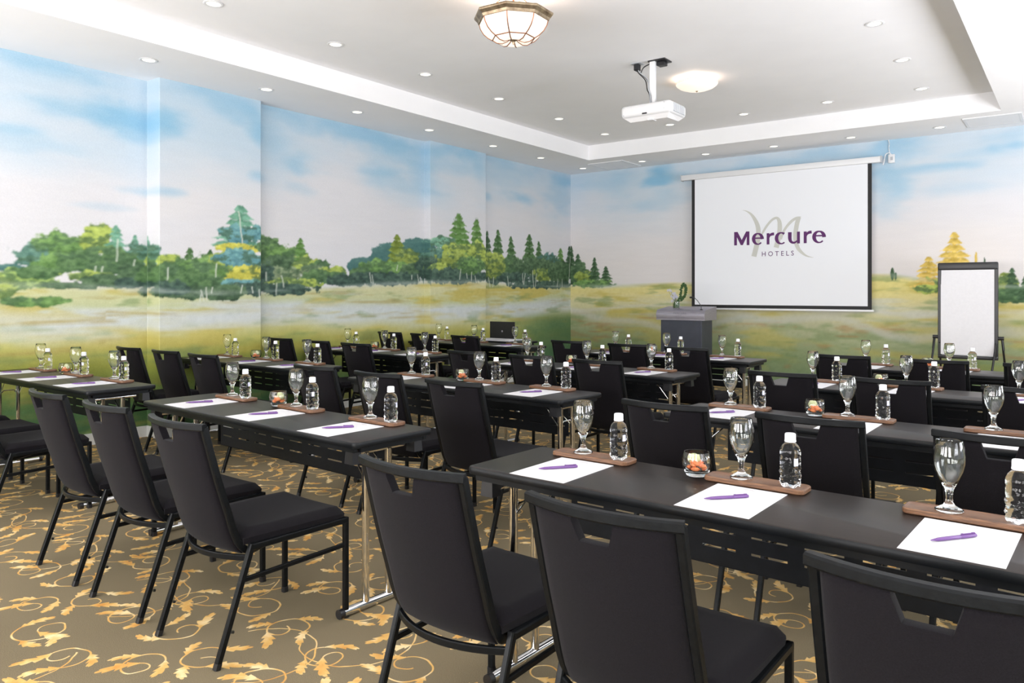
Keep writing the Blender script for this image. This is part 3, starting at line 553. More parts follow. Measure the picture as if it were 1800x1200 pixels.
# ---------------- banquet chairs ----------------
def prof_y(z):   # side profile of the backrest: y (towards the table) for a height z
    return float(np.interp(z, PZ, PY))
_p = smooth_path([(.150, .375), (.128, .395), (.106, .43), (.086, .48), (.062, .56), (.030, .66), (-.004, .78), (-.037, .905)], 8)
PY = np.array([a for a, b in _p]); PZ = np.array([b for a, b in _p])
BOW = .042
def make_chair():
    t = thing('banquet_chair', 'black stacking chair', 'chair')
    W = .193
    bf = MB()
    for s in (-1, 1):
        pts = [(s*.16, .27, .402), (s*.175, .19, .392), (s*.187, .145, .398), (s*W, .113, .425)]+[(s*W, prof_y(z), z) for z in (.48, .56, .66, .76, .86, .893)]
        pts = smooth_path(pts, 3); bf.tube(pts, .01, sq=(.022, .026), up=(0, -1, .2))
    n = 12; top = []
    for i in range(n+1):
        x = -W-.011+(2*W+.022)*i/n; top.append((x, prof_y(.893)-.004-BOW*(1-(x/(W+.011))**2), .895))
    bf.tube(top, .01, sq=(.026, .026), up=(0, 0, 1))
    part('back_frame', bf, M['frame'], t)
    # upholstered panel with the hand slot under the top rail
    pb = MB(); hw = .1805
    xs = [-hw, -hw+.008, -.15, -.11, -.075, -.0545, -.0385, -.02, 0, .02, .0385, .0545, .075, .11, .15, hw-.008, hw]
    VV = [0, .01, .03, .06]+[.06+.78*k/12 for k in range(1, 13)]+[.9, .95, .98, .992, 1]; nv = len(VV)-1; nx = len(xs)
    def zt(x): return .884 if abs(x) > .05 else .829
    grid = {}
    for side in (0, 1):
        for i, x in enumerate(xs):
            for j in range(nv+1):
                v = VV[j]; z = .388+(.812-.388)*v/.84 if v < .84 else .812+(zt(x)-.812)*(v-.84)/.16
                ex = min(1, (hw-abs(x))/.018); ez = min(1, v/.04, (1-v)/.02)
                th = .004+.010*math.sqrt(max(0, min(ex, 1)))*math.sqrt(max(0, min(ez, 1)))
                y = prof_y(z)-BOW*(1-(x/(W+.011))**2)*(1 if z > .43 else max(.55, 1-(.43-z)*8))
                # a row at the sides of the slot stands straight
                xx = x
                grid[side, i, j] = len(pb.v)+0; pb.v.append((xx, y+(th if side else -th), z))
    def q(a, b, c, d): pb.f.append((a, b, c, d))
    for i in range(nx-1):
        for j in range(nv):
            q(grid[0,i,j], grid[0,i+1,j], grid[0,i+1,j+1], grid[0,i,j+1]); q(grid[1,i,j+1], grid[1,i+1,j+1], grid[1,i+1,j], grid[1,i,j])
        q(grid[0,i,0], grid[1,i,0], grid[1,i+1,0], grid[0,i+1,0]); q(grid[0,i,nv], grid[0,i+1,nv], grid[1,i+1,nv], grid[1,i,nv])
    for j in range(nv):
        q(grid[0,0,j], grid[0,0,j+1], grid[1,0,j+1], grid[1,0,j]); q(grid[0,nx-1,j], grid[1,nx-1,j], grid[1,nx-1,j+1], grid[0,nx-1,j+1])
    part('backrest', pb, M['fabric'], t, smooth=50)
    # seat cushion: rounded front corners, dished top
    sb = MB(); n = 16; m = 14; S = {}
    def outline(u, v):  # u,v in -1..1
        x = u*.222*(1-.05*(v < 0)*abs(v)); y = .36+v*.243
        r = max(0, abs(u)-.86)/.14; rv = max(0, v-.86)/.14
        if r > 0 and rv > 0:
            k = max(1, math.hypot(r, rv)); f = 1/k; x = math.copysign(.222*(.86+.14*r*f), u); y = .36+.243*(.86+.14*rv*f)
        return x, y
    for k in (0, 1, 2):
        for i in range(n+1):
            for j in range(m+1):
                u = -1+2*i/n; v = -1+2*j/m; x, y = outline(u, v)
                e = min(1, (1-abs(u))/.12); e2 = min(1, (1-abs(v))/.12); ee = math.sqrt(max(0, min(e, e2)))
                if k == 0: z = .428
                else: z = .452+.030*ee-.010*(1-u*u)*(1-(v*.9)**2)-.008*max(0, v)**2
                if k == 2: continue
                S[k, i, j] = len(sb.v); sb.v.append((x*(1 if k else .985), y, z))
    for i in range(n):
        for j in range(m):
            sb.f.append((S[1,i,j], S[1,i+1,j], S[1,i+1,j+1], S[1,i,j+1])); sb.f.append((S[0,i,j+1], S[0,i+1,j+1], S[0,i+1,j], S[0,i,j]))
    for i in range(n):
        sb.f.append((S[0,i,0], S[0,i+1,0], S[1,i+1,0], S[1,i,0])); sb.f.append((S[0,i,m], S[1,i,m], S[1,i+1,m], S[0,i+1,m]))
    for j in range(m):
        sb.f.append((S[0,0,j], S[1,0,j], S[1,0,j+1], S[0,0,j+1])); sb.f.append((S[0,n,j], S[0,n,j+1], S[1,n,j+1], S[1,n,j]))
    part('seat', sb, M['fabric'], t, smooth=50)
    fr = MB()
    for s in (-1, 1): fr.tube([(s*.222, .14, .417), (s*.222, .60, .417)], .01, sq=(.022, .024))
    fr.tube([(-.222, .59, .417), (.222, .59, .417)], .01, sq=(.022, .024))
    fr.box(-.21, .21, .16, .58, .412, .430)
    part('seat_frame', fr, M['frame'], t)
    ar = MB(); n = 14
    ar.tube([(-.222+.444*i/n, .135-.075*(1-(2*i/n-1)**2), .378) for i in range(n+1)], .01, sq=(.016, .022))
    part('rear_rail', ar, M['frame'], t)
    for s in (-1, 1):
        l = MB(); l.tube([(s*.222, .004, .016), (s*.222, .146, .428)], .01, sq=(.021, .024), up=(0, -1, .3))
        o = part('leg', l, M['frame'], t)
        f = MB(); f.tube([(s*.222, -.001, 0), (s*.222, .006, .022)], .01, sq=(.023, .026), up=(0, -1, .3)); part('foot_cap', f, M['plastic'], o)
        f = MB(); f.tube([(s*.222, .060, .12), (s*.222, .068, .117)], .006, 8); part('stacking_stud', f, M['plastic'], o)
        l = MB(); l.tube([(s*.222, .592, .016), (s*.222, .592, .428)], .01, sq=(.021, .024), up=(0, -1, 0))
        o = part('leg', l, M['frame'], t)
        f = MB(); f.tube([(s*.222, .592, 0), (s*.222, .592, .024)], .01, sq=(.025, .027), up=(0, -1, 0)); part('foot_cap', f, M['plastic'], o)
        st = MB(); st.tube([(s*.222, .100, .300), (s*.222, .585, .312)], .01, sq=(.014, .018)); part('stretcher', st, M['frame'], t)
    return t
# ---------------- tables ----------------
ZT, LT, DT = .763, 1.94, .459
def make_table():
    t = thing('folding_table', 'black folding seminar table', 'table')
    tb = MB(); r = .028; x1, y1 = LT/2, DT/2
    poly = []
    for cx, cy, a0 in ((x1-r, y1-r, 0), (-x1+r, y1-r, 90), (-x1+r, -y1+r, 180), (x1-r, -y1+r, 270)):
        for k in range(5): a = math.radians(a0+k*22.5); poly.append((cx+r*math.cos(a), cy+r*math.sin(a), math.cos(a), math.sin(a)))
    n = len(poly); off = [(.012, ZT-.030), (.002, ZT-.027), (0, ZT-.02), (0, ZT-.007), (.0025, ZT-.002), (.007, ZT)]
    for d, z in off: tb.v += [(x-cx*d, y-cy*d, z) for x, y, cx, cy in poly]
    for k in range(len(off)-1):
        for i in range(n): tb.f.append((k*n+i, k*n+(i+1)%n, (k+1)*n+(i+1)%n, (k+1)*n+i))
    tb.f.append(tuple(range(n-1, -1, -1))); tb.f.append(tuple((len(off)-1)*n+i for i in range(n)))
    o = part('tabletop', tb, M['top'], t)
    o.data.materials.append(M['edge'])
    for p in o.data.polygons:
        if abs(p.normal.z) < .8 or p.normal.z < 0: p.material_index = 1
    ap = MB(); zz = ZT-.030
    ap.box(-x1+.03, x1-.03, -y1+.020, -y1+.038, zz-.020, zz); ap.box(-x1+.03, x1-.03, y1-.038, y1-.020, zz-.020, zz)
    ap.box(-x1+.02, -x1+.036, -y1+.05, y1-.05, zz-.020, zz); ap.box(x1-.036, x1-.02, -y1+.05, y1-.05, zz-.020, zz)
    part('apron', ap, M['edge'], t)
    # modesty panel with rows of slots punched through
    mp = MB(); px = .765; yb = y1-.085; za, zb = .478, .718
    xe = [-px]; 
    sl, gp = .118, .052; nsl = int(2*px/(sl+gp)); m0 = -nsl*(sl+gp)/2+gp/2
    holes = []
    for k in range(nsl): holes.append((m0+k*(sl+gp), m0+k*(sl+gp)+sl))
    zrows = [(.535, .543), (.590, .598), (.645, .653)]
    zcuts = [za]+[c for rr in zrows for c in rr]+[zb]
    for i in range(len(zcuts)-1):
        if i % 2 == 0: mp.box(-px, px, yb, yb+.003, zcuts[i], zcuts[i+1])
        else:
            e = [-px]+[c for h in holes for c in h]+[px]
            for k in range(0, len(e), 2): mp.box(e[k], e[k+1], yb, yb+.003, zcuts[i], zcuts[i+1])
    mp.box(-px, px, yb, yb+.02, za, za+.003); mp.box(-px, px, yb, yb+.03, zb-.003, zb+.015)
    part('modesty_panel', mp, M['panel'], t, smooth=0)
    hg = MB()
    for x in (-.45, .45): hg.box(x-.05, x+.05, yb-.012, yb, .668, .676, .002, 1); hg.box(x-.045, x-.035, yb-.012, yb, .668, .70); hg.box(x+.035, x+.045, yb-.012, yb, .668, .70)
    part('panel_bracket', hg, M['plastic'], t)
    for s in (-1, 1):
        x = s*(x1-.105)
        l = MB()
        for y in (-.085, .045):
            l.tube([(x, y, .034), (x, y, ZT-.075)], .0165, 14)
        l.tube([(x, -.165, ZT-.070), (x, .135, ZT-.070)], .011, 12)
        l.tube([(x, -.085, ZT-.19), (x, -.055, ZT-.155), (x, .015, ZT-.155), (x, .045, ZT-.19)], .005, 8)
        lo = part('leg', l, M['chrome'], t)
        f = MB(); f.tube([(x, -.215, .021), (x, .205, .021)], .019, 16); part('foot_bar', f, M['chrome'], lo)
        for ya, yc in ((-.232, -.208), (.198, .222)):
            f = MB(); f.tube([(x, ya, .020), (x, yc, .020)], .0205, 16); part('foot_cap', f, M['plastic'], lo)
        b = MB(); b.tube([(x, .045, ZT-.20), (x-s*.17, .045, ZT-.045)], .004, 8); b.tube([(x, -.085, ZT-.20), (x-s*.13, -.085, ZT-.045)], .004, 8)
        part('folding_brace', b, M['chrome'], t)
        h = MB(); h.box(x-.05 if s > 0 else x-.02, x+.02 if s > 0 else x+.05, -.17, .15, ZT-.058, ZT-.03)
        part('hinge_housing', h, M['plastic'], t)
        for y in (-y1+.030, y1-.075):
            c = MB(); cx = s*(x1-.075)
            c.add([(cx-.024,y,ZT-.05),(cx+.024,y,ZT-.05),(cx+.024,y+.045,ZT-.05),(cx-.024,y+.045,ZT-.05),
                   (cx-.028,y-.003,ZT-.105),(cx+.028,y-.003,ZT-.105),(cx+.028,y+.048,ZT-.105),(cx-.028,y+.048,ZT-.105),
                   (cx-.024,y,ZT-.100),(cx+.024,y,ZT-.100)][:8], [(0,1,2,3),(7,6,5,4),(0,4,5,1),(1,5,6,2),(2,6,7,3),(3,7,4,0)])
            c.box(cx-.024, cx+.024, y, y+.045, ZT-.055, ZT-.03)
            part('stacking_block', c, M['plastic'], t)
    return t
# ---------------- things laid on the tables (origin on the surface) ----------------
def make_tray():
    t = thing('coaster_tray', 'walnut tray', 'tray'); L_, D_ = .165, .048; r = .022; poly = []
    for cx, cy, a0 in ((L_-r, D_-r, 0), (-L_+r, D_-r, 90), (-L_+r, -D_+r, 180), (L_-r, -D_+r, 270)):
        for k in range(6): a = math.radians(a0+k*18); poly.append((cx+r*math.cos(a), cy+r*math.sin(a), math.cos(a), math.sin(a)))
    n = len(poly); b = MB(); off = [(.004, 0), (0, .003), (0, .013), (.002, .0158), (.006, .0168), (.0085, .0155)]
    for d, z in off: b.v += [(x-cx*d, y-cy*d, z) for x, y, cx, cy in poly]
    for k in range(len(off)-1):
        for i in range(n): b.f.append((k*n+i, k*n+(i+1)%n, (k+1)*n+(i+1)%n, (k+1)*n+i))
    b.f.append(tuple(range(n-1, -1, -1))); b.f.append(tuple((len(off)-1)*n+i for i in range(n)))
    part('board', b, M['wood'], t)
    return t
TRZ = .0157
def make_goblet():
    outer = [(0, 0), (.034, 0), (.0365, .0015), (.036, .004), (.026, .0085), (.015, .016), (.0105, .024), (.0088, .036), (.0092, .050), (.0115, .060), (.0175, .072), (.0265, .090), (.0355, .112), (.0408, .135), (.0405, .155), (.0372, .178), (.0342, .1955), (.0337, .1970)]
    inner = [(.0324, .1955), (.0352, .178), (.0384, .155), (.0386, .135), (.0332, .112), (.0240, .091), (.0150, .0755), (.006, .0690), (0, .0680)]
    b = MB(); b.lathe(outer+inner, 40)
    o = part('goblet', b, M['glass'], None, 60); return o
def make_bottle():
    t = thing('water_bottle', 'water bottle', 'bottle')
    b = MB(); n = 36
    prof = [(0, .003), (.020, .004), (.026, .0), (.0305, .004), (.0315, .010)]
    for k in range(14): z = .012+k*.0036; prof.append((.0312+.0007*math.sin(k*2.1), z))
    prof += [(.0300, .0645), (.0312, .068), (.0312, .094), (.0300, .097), (.0315, .101), (.0315, .110), (.0305, .117), (.0275, .125), (.0225, .132), (.0170, .137), (.0145, .139), (.0140, .143), (0, .143)]
    b.lathe(prof, n)
    for i, (x, y, z) in enumerate(b.v):
        r = math.hypot(x, y)
        if .012 < z < .062 and r > .02:
            a = math.atan2(y, x); k = 1+.045*math.sin(3*a+z*190)+.035*math.sin(7*a-z*260); b.v[i] = (x*k, y*k, z)
        if z < .006 and r > .015:
            a = math.atan2(y, x); b.v[i] = (x, y, z+.0025*(1+math.cos(5*a)))
    part('water_filled_body', b, M['bottle'], t, 60)
    c = MB(); n = 40; pr_ = [(0, .1675), (.0145, .1675), (.0163, .1655), (.0168, .160), (.0168, .1465), (.0174, .146), (.0174, .1415), (.0155, .1405), (.0150, .145)]
    c.lathe(pr_, n)
    for i, (x, y, z) in enumerate(c.v):
        if .147 < z < .164 and i % 2: c.v[i] = (x*.965, y*.965, z)
    part('cap', c, M['cap'], t, 40)
    l = MB(); vs = []; m = 6
    for z in (.070, .093):
        for k in range(m+1): a = math.radians(-38+k*26/m); vs.append((.0317*math.cos(a), .0317*math.sin(a), z))
    l.add(vs, [(k, k+1, m+2+k, m+1+k) for k in range(m)])
    part('label', l, M['label'], t, 60)
    return t
def text_mesh(s, size, m, name, ex=0):
    cu = bpy.data.curves.new(name, 'FONT'); cu.body = s; cu.size = size; cu.align_x = 'CENTER'; cu.extrude = ex; cu.resolution_u = 3
    o = bpy.data.objects.new(name, cu); C.objects.link(o); dg = bpy.context.evaluated_depsgraph_get()
    me = bpy.data.meshes.new_from_object(o.evaluated_get(dg)); bpy.data.objects.remove(o); me.name = name
    me.materials.clear(); me.materials.append(m); return me
def make_sheet():
    t = thing('notepaper', 'sheet', 'paper'); b = MB(); b.box(-.113, .113, -.161, .161, 0, .0012)
    part('sheet', b, M['paper'], t, 0)
    me = text_mesh('MERCURE', .0085, M['print'], 'letterhead'); part('letterhead', me, M['print'], t, loc=(0, .135, .0014))
    return t
def make_pen():
    t = thing('ballpoint_pen', 'pen', 'pen'); b = MB()
    R_ = Matrix.Rotation(math.pi/2, 4, 'Y')
    def lx(prof, mb_):  # lathe along x
        k = len(mb_.v); mb_.lathe(prof, 14); mb_.v[k:] = [(z, y, x+.0052) for x, y, z in mb_.v[k:]]
    lx([(0, -.073), (.0012, -.072), (.0022, -.066), (.0044, -.050), (.0050, -.030), (.0050, .020), (.0046, .0215)], b); part('barrel', b, M['pen'], t)
    b = MB(); lx([(.0050, .022), (.0052, .024), (.0052, .062), (.0046, .066), (.0042, .072), (0, .073)], b); part('cap_end', b, M['pen'], t)
    b = MB(); b.box(.024, .068, -.0026, .0026, .0110, .0128, .0006, 1); b.box(.062, .068, -.0022, .0022, .0095, .012); cl = part('clip', b, M['pen'], t)
    b = MB(); b.box(.030, .056, -.0015, .0015, .0129, .0131); part('printed_mark', b, M['pen_print'], cl, 0)
    return t
def make_tumbler():
    b = MB(); outer = [(0, 0), (.026, 0), (.031, .003), (.038, .018), (.0430, .038), (.0435, .052), (.0415, .068), (.0375, .0815), (.0368, .0825)]
    inner = [(.0358, .0815), (.0393, .068), (.0412, .052), (.0405, .038), (.0355, .022), (.028, .016), (0, .015)]
    b.lathe([(r*1.14, z) for r, z in outer+inner], 40); return part('candy_tumbler', b, M['glass'], None, 60)
def make_sweet():
    t = thing('wrapped_sweet', 'sweet', 'candy'); b = MB(); n = 12
    b.lathe([(0, -.012), (.003, -.0115), (.0068, -.007), (.0078, 0), (.0068, .007), (.003, .0115), (0, .012)], n)
    b.v = [(z*1.2, x*1.2*(1+.10*math.sin(z*900)), y*1.1) for x, y, z in b.v]; part('sweet', b, M['candy'], t, 50)
    b = MB()
    for s in (-1, 1): b.add([(s*.011, 0, 0), (s*.016, .004, .003), (s*.0165, 0, -.002), (s*.016, -.004, .003)], [(0,1,2), (0,2,3)])
    part('twisted_end', b, M['candy'], t, 0); return t
def make_lime():
    b = MB(); b.lathe([(0, -.012), (.010, -.0115), (.0165, -.007), (.0185, 0), (.0165, .007), (.010, .0115), (0, .012)], 20)
    b.v = [(x*1.2*(1+.03*math.sin(5*math.atan2(y, x+1e-9))), z*1.1, y*1.2) for x, y, z in b.v]
    return part('round_sweet', b, M['lime'], None, 50)

def in_view(x, y, z, pad=0):
    F = (-math.sin(YAW), math.cos(YAW)); R = (math.cos(YAW), math.sin(YAW))
    d = F[0]*x+F[1]*y
    if d < .3: return False
    px = 900+FPX*(R[0]*x+R[1]*y)/d; py = YH+FPX*(H-z)/d
    return -pad < px < 1800+pad and -pad < py < 1200+pad

PR = dict(chair=make_chair(), table=make_table(), tray=make_tray(), goblet=make_goblet(), bottle=make_bottle(), sheet=make_sheet(), pen=make_pen(), tumbler=make_tumbler(), sweet=make_sweet(), lime=make_lime())
for p in PR.values(): index_kids(p)
USED = set()
def put(kind, label, cat, loc, rz=0, group=None, rot=None):
    if kind in USED: o = copy_tree(PR[kind])
    else: o = PR[kind]; USED.add(kind)
    o.location = loc; o.rotation_euler = rot or (0, 0, rz); return tag(o, label, cat, group)
ROWN = ['first', 'second', 'third', 'fourth']
BLK = {'W': 'mural-wall block', 'M': 'middle block', 'F': 'flip-chart block'}
SEAT = ['seat towards mural wall', 'middle seat', 'seat away from mural wall']
TAB = [ # block,row, xl, yl, xr, yr, bottle xs, chairs (x, y origin)
 ('W',0,-6.98,2.26,-5.045,2.248,(-6.594,-5.964,-5.355),((-6.60,1.71),(-5.963,1.71),(-5.345,1.71))),
 ('M',0,-4.364,2.25,-2.42,2.147,(-3.90,-3.254,-2.637),((-4.04,1.658),(-3.395,1.632),(-2.77,1.603))),
 ('F',0,-1.783,2.107,.155,2.03,(-1.376,-.75,-.147),((-1.515,1.588),(-.873,1.545),(-.205,1.505))),
 ('W',1,-7.00,3.95,-5.067,3.895,(-6.606,-5.943,-5.324),((-6.767,3.41),(-6.128,3.40),(-5.526,3.375))),
 ('M',1,-4.36,3.78,-2.416,3.709,(-3.916,-3.232,-2.649),((-4.056,3.285),(-3.405,3.24),(-2.756,3.19))),
 ('F',1,-1.757,3.66,.18,3.60,(-1.382,-.777,-.16),((-1.468,3.12),(-.851,3.11),(-.215,3.09))),
 ('W',2,-7.05,5.49,-5.10,5.41,(-6.60,-5.968,-5.341),((-6.83,5.05),(-6.188,5.01),(-5.55,4.97))),
 ('M',2,-4.34,5.28,-2.394,5.193,(-3.91,-3.26,-2.637),((-4.066,4.85),(-3.394,4.82),(-2.776,4.77))),
 ('F',2,-1.78,5.20,.16,5.13,(-1.368,-.770,-.15),((-1.455,4.72),(-.856,4.705),(-.21,4.69))),
 ('W',3,-6.99,7.10,-5.09,6.99,(-6.663,-6.027,-5.350),((-6.80,6.63),(-6.22,6.61),(-5.544,6.57))),
 ('M',3,-4.33,6.83,-2.388,6.75,(-3.854,-3.25,-2.651),((-4.12,6.50),(-3.421,6.43),(-2.784,6.33))),
 ('F',3,-1.80,6.78,.14,6.68,(-1.358,-.718,-.12),((-1.479,6.285),(-.833,6.25),(-.22,6.25))),
]
JIT = random.Random(3)
SWT = []
for blk, row, xl, yl, xr, yr, bxs, chs in TAB:
    a = math.atan2(yr-yl, xr-xl); cx, cy = (xl+xr)/2, (yl+yr)/2
    nrm = (-math.sin(a), math.cos(a)); ccx, ccy = cx+nrm[0]*DT/2, cy+nrm[1]*DT/2
    rn, bn = ROWN[row], BLK[blk]
    where = f'{bn}, {rn} row from camera'
    put('table', f'black folding seminar table with chrome legs, {where}', 'table', (ccx, ccy, 0), a, 'folding seminar tables')
    def on(x, v):    # point on the table: x in the room, v = distance behind the front edge
        return x+nrm[0]*(v), yl+(x-xl)*math.tan(a)+nrm[1]*v
    for k in range(3):
        sn = SEAT[k]; bx = bxs[k]
        chx, chy = chs[k]
        put('chair', f'black padded chair at {sn}, {where}', 'chair', (chx, chy, 0), a*.6+JIT.uniform(-.012, .012), 'banquet chairs')
        X, Y = on(bx, .395)
        if not in_view(X-.15, Y, ZT, 20): continue
        aj = a+JIT.uniform(-.02, .02)
        px, py = on(bx-.102, .012+.161); put('sheet', f'white notepaper at {sn}, {where}', 'paper', (px, py, ZT), aj, 'notepaper sheets')
        qx, qy = on(bx-.118, .168); put('pen', f'purple pen at {sn}, {where}', 'pen', (qx, qy, ZT+.0013), math.radians(52)+JIT.uniform(-.09, .09), 'purple pens')
        tx, ty = on(bx-.113, .392); put('tray', f'long walnut tray at {sn}, {where}', 'tray', (tx, ty, ZT), aj, 'walnut coaster trays')
        gx, gy = on(bx-.165, .398); put('goblet', f'clear stemmed goblet at {sn}, {where}', 'glass', (gx, gy, ZT+TRZ), JIT.uniform(0, 6), 'water goblets')
        hx, hy = on(bx, .385); put('bottle', f'white-capped bottle at {sn}, {where}', 'bottle', (hx, hy, ZT+TRZ), JIT.uniform(-.6, .9), 'small water bottles')
    X, Y = on(bxs[1]-.32, .390)
    if in_view(X, Y, ZT+.04, 0):
        put('tumbler', f'low tumbler of sweets beside middle tray, {where}', 'glass', (X, Y, ZT), 0, 'tumblers of sweets')
        jr = random.Random(row*7+ord(blk)); g = f'sweets in the tumblers'
        lx = .013 if blk == 'W' or (blk == 'M' and row == 0) else -.012
        put('lime', f'pale green round sweet in tumbler, {where}', 'candy', (X+lx, Y+.004, ZT+.054), 0, 'pale round sweets', (.35, 0, .3))
        for m in range(13):
            an = m*2.4+jr.uniform(-.3, .3); rr = .0255 if m < 7 else .013; zz = .025+(.0 if m < 5 else .011 if m < 9 else .019)+jr.uniform(0, .002)
            put('sweet', f'orange sweet piled in the tumbler, {where}', 'candy', (X+rr*math.cos(an), Y+rr*math.sin(an), ZT+zz), 0, f'orange sweets in tumbler, {where}', (jr.uniform(-.5, .5), jr.uniform(-.4, .4), an+1.5))
# ---------------- projection screen ----------------
SY = 11.08
t = thing('projection_screen', 'white roll-down projection screen with black border showing purple logo', 'screen', (-3.53, SY, 1.13))
def pt(name, mb, m, par=t, smooth=35, **k):
    o = part(name, mb, m, par, smooth, **k)
    if par is t: o.location = (3.53, -SY, -1.13)
    return o
b = MB(); b.box(-4.974, -2.127, SY-.045, SY+.045, 3.125, 3.205, .008, 2); case = pt('roller_case', b, M['white'])
for x in (-4.974, -2.127):
    b = MB(); s = 1 if x > -3 else -1; b.box(x-.008, x+.008, SY-.05, SY+.05, 3.118, 3.212, .004, 1); part('end_cap', b, M['lightgrey'], case)
for x in (-4.7, -2.4):
    b = MB(); b.box(x-.02, x+.02, SY+.04, YB-.001, 3.14, 3.20); b.box(x-.02, x+.02, SY+.03, SY+.045, 3.13, 3.21); part('wall_bracket', b, M['white'], case)
b = MB(); b.box(-4.765, -2.30, SY-.001, SY, 1.205, 3.13); fab = pt('fabric', b, M['screen'], smooth=0)
b = MB(); b.box(-4.814, -4.765, SY-.0012, SY, 1.158, 3.13); b.box(-2.30, -2.249, SY-.0012, SY, 1.158, 3.13); b.box(-4.765, -2.30, SY-.0012, SY, 1.158, 1.205)
pt('border', b, M['blackmatte'], smooth=0)
b = MB(); b.box(-4.84, -2.223, SY-.012, SY+.012, 1.130, 1.158, .005, 2); pt('weight_bar', b, M['white'])
def flat(polys, y, m, name, par):
    mb_ = MB()
    for k, (vs, fs) in enumerate(polys): mb_.add([(x, y-.0001*k, z) for x, z in vs], fs)
    o = part(name, mb_, m, par, 0)
    return o
sw = []
for r in SWO:
    r2 = smooth_path(r, 5); L_, R_ = ribbon(r2); k = len(L_)
    sw.append(([(p.x, p.y) for p in L_+R_], [(i, i+1, k+i+1, k+i) for i in range(k-1)]))
flat(sw, SY-.0022, M['beige'], 'logo_swash', fab)
lt = []
for r in LET:
    r = [(x, z, w_*(1.0 if w_ > .0385 else 1.34)) for x, z, w_ in r]
    r2 = smooth_path(r, 3) if 3 < len(r) < 12 else r
    L_, R_ = ribbon(r2); k = len(L_); lt.append(([(p.x, p.y) for p in L_+R_], [(i, i+1, k+i+1, k+i) for i in range(k-1)]))
a_, b_, c_, d_, e_, f_, g_ = MV
lt.append(([a_, b_, c_, g_], [(0,1,2,3)])); lt.append(([d_, e_, f_, c_], [(0,1,2,3)])); lt.append(([c_, f_, g_], [(0,1,2)]))
mbq = MB()
for k, (vs, fs) in enumerate(lt): mbq.add([(x, SY-.003-.00002*k, z) for x, z in vs], fs)
part('wordmark', mbq, M['purple'], fab, 0)
me = text_mesh('H O T E L S', .100, M['purple'], 'lettering')
o = part('lettering', me, M['purple'], fab); o.rotation_euler = (R90, 0, 0)
xs_ = [v.co.x for v in me.vertices]; wd = max(xs_)-min(xs_); k = (HOT[2][0]-HOT[0][0])/wd
ys_ = [v.co.y for v in me.vertices]; kz = .069/(max(ys_)-min(ys_))
o.scale = (k, kz, 1); o.location = (HOT[0][0]-min(xs_)*k, SY-.003, 1.918)
# wall switch and its cord
t = thing('screen_switch', 'small white switch box hanging by cord beside projection screen', 'switch', (-2.025, YB, 3.12))
b = MB(); b.box(-.04, .04, -.035, 0, 0, .115, .006, 2); sw_ = part('switch_box', b, M['white'], t)
b = MB(); b.box(-.012, .018, -.04, -.034, .035, .08, .002, 1); part('rocker', b, M['lightgrey'], sw_)
b = MB(); b.tube(smooth_path([(-.02, -.01, .11), (-.035, -.012, .2), (-.03, -.012, .26), (-.04, -.012, ZL-3.12)], 5), .006, 8); part('cord', b, M['white'], t)
b = MB(); b.tube(smooth_path([(0, -.02, .11), (-.03, -.04, .135), (-.07, -.05, .11), (-.085, -.05, .02), (-.10, -.05, -.02), (-.085, -.05, .06)], 5), .006, 8); part('cord', b, M['white'], t)
# ---------------- ceiling lights ----------------
def downlight(x, y, z, lab):
    o = thing('downlight', lab, 'ceiling light', (x, y, z), 0, 'recessed downlights')
    b = MB(); b.lathe([(.052, 0), (.074, 0), (.077, -.003), (.072, -.007), (.055, -.006), (.050, -.001)], 28, closed=True); part('trim_ring', b, M['white'], o, 50)
    b = MB(); b.lathe([(0, -.0035), (.053, -.0035), (.053, -.0005), (0, -.0005)], 28); part('lens', b, M['led'], o, 50)
    return o
D0 = downlight(-6.57, 3.45, ZL, ''); index_kids(D0); first = True
ORD = ['first', 'second', 'third', 'fourth', 'fifth', 'sixth', 'seventh', 'eighth', 'ninth', 'tenth']
low = [(-6.57, y) for y in (2.25, 3.45, 4.66, 5.86, 7.05, 8.35, 9.52, 10.74)]; lowb = [(x, 10.72) for x in (-5.48, -4.44, -3.44, -2.43, -1.40)]
up = [(-5.46, y) for y in (3.385, 4.61, 5.80, 7.05, 8.33, 9.53)]; upb = [(x, 9.52) for x in (-4.45, -3.434, -2.42, -1.42)]; upr = [(-1.395, y) for y in (8.23, 6.98)]
def dl(lst, z, txt, cut=0):
    global first
    for i, (x, y) in enumerate(lst):
        if not in_view(x, y, z, 5): continue
        if first: o = D0; first = False
        else: o = copy_tree(D0)
        o.location = (x, y, z); tag(o, txt % ORD[i], 'ceiling light', 'recessed downlights')
dl(low, ZL, 'round downlight in lower soffit along mural wall, %s from camera')
dl(lowb, ZL, 'round downlight in lower soffit above screen wall, %s from room corner')
dl(up, ZU, 'round downlight in raised ceiling near long mural wall, %s from camera')
dl(upb, ZU, 'round downlight in raised ceiling near screen wall, %s beyond corner one')
dl(upr, ZU, 'round downlight in raised ceiling towards flip chart, %s from its corner')
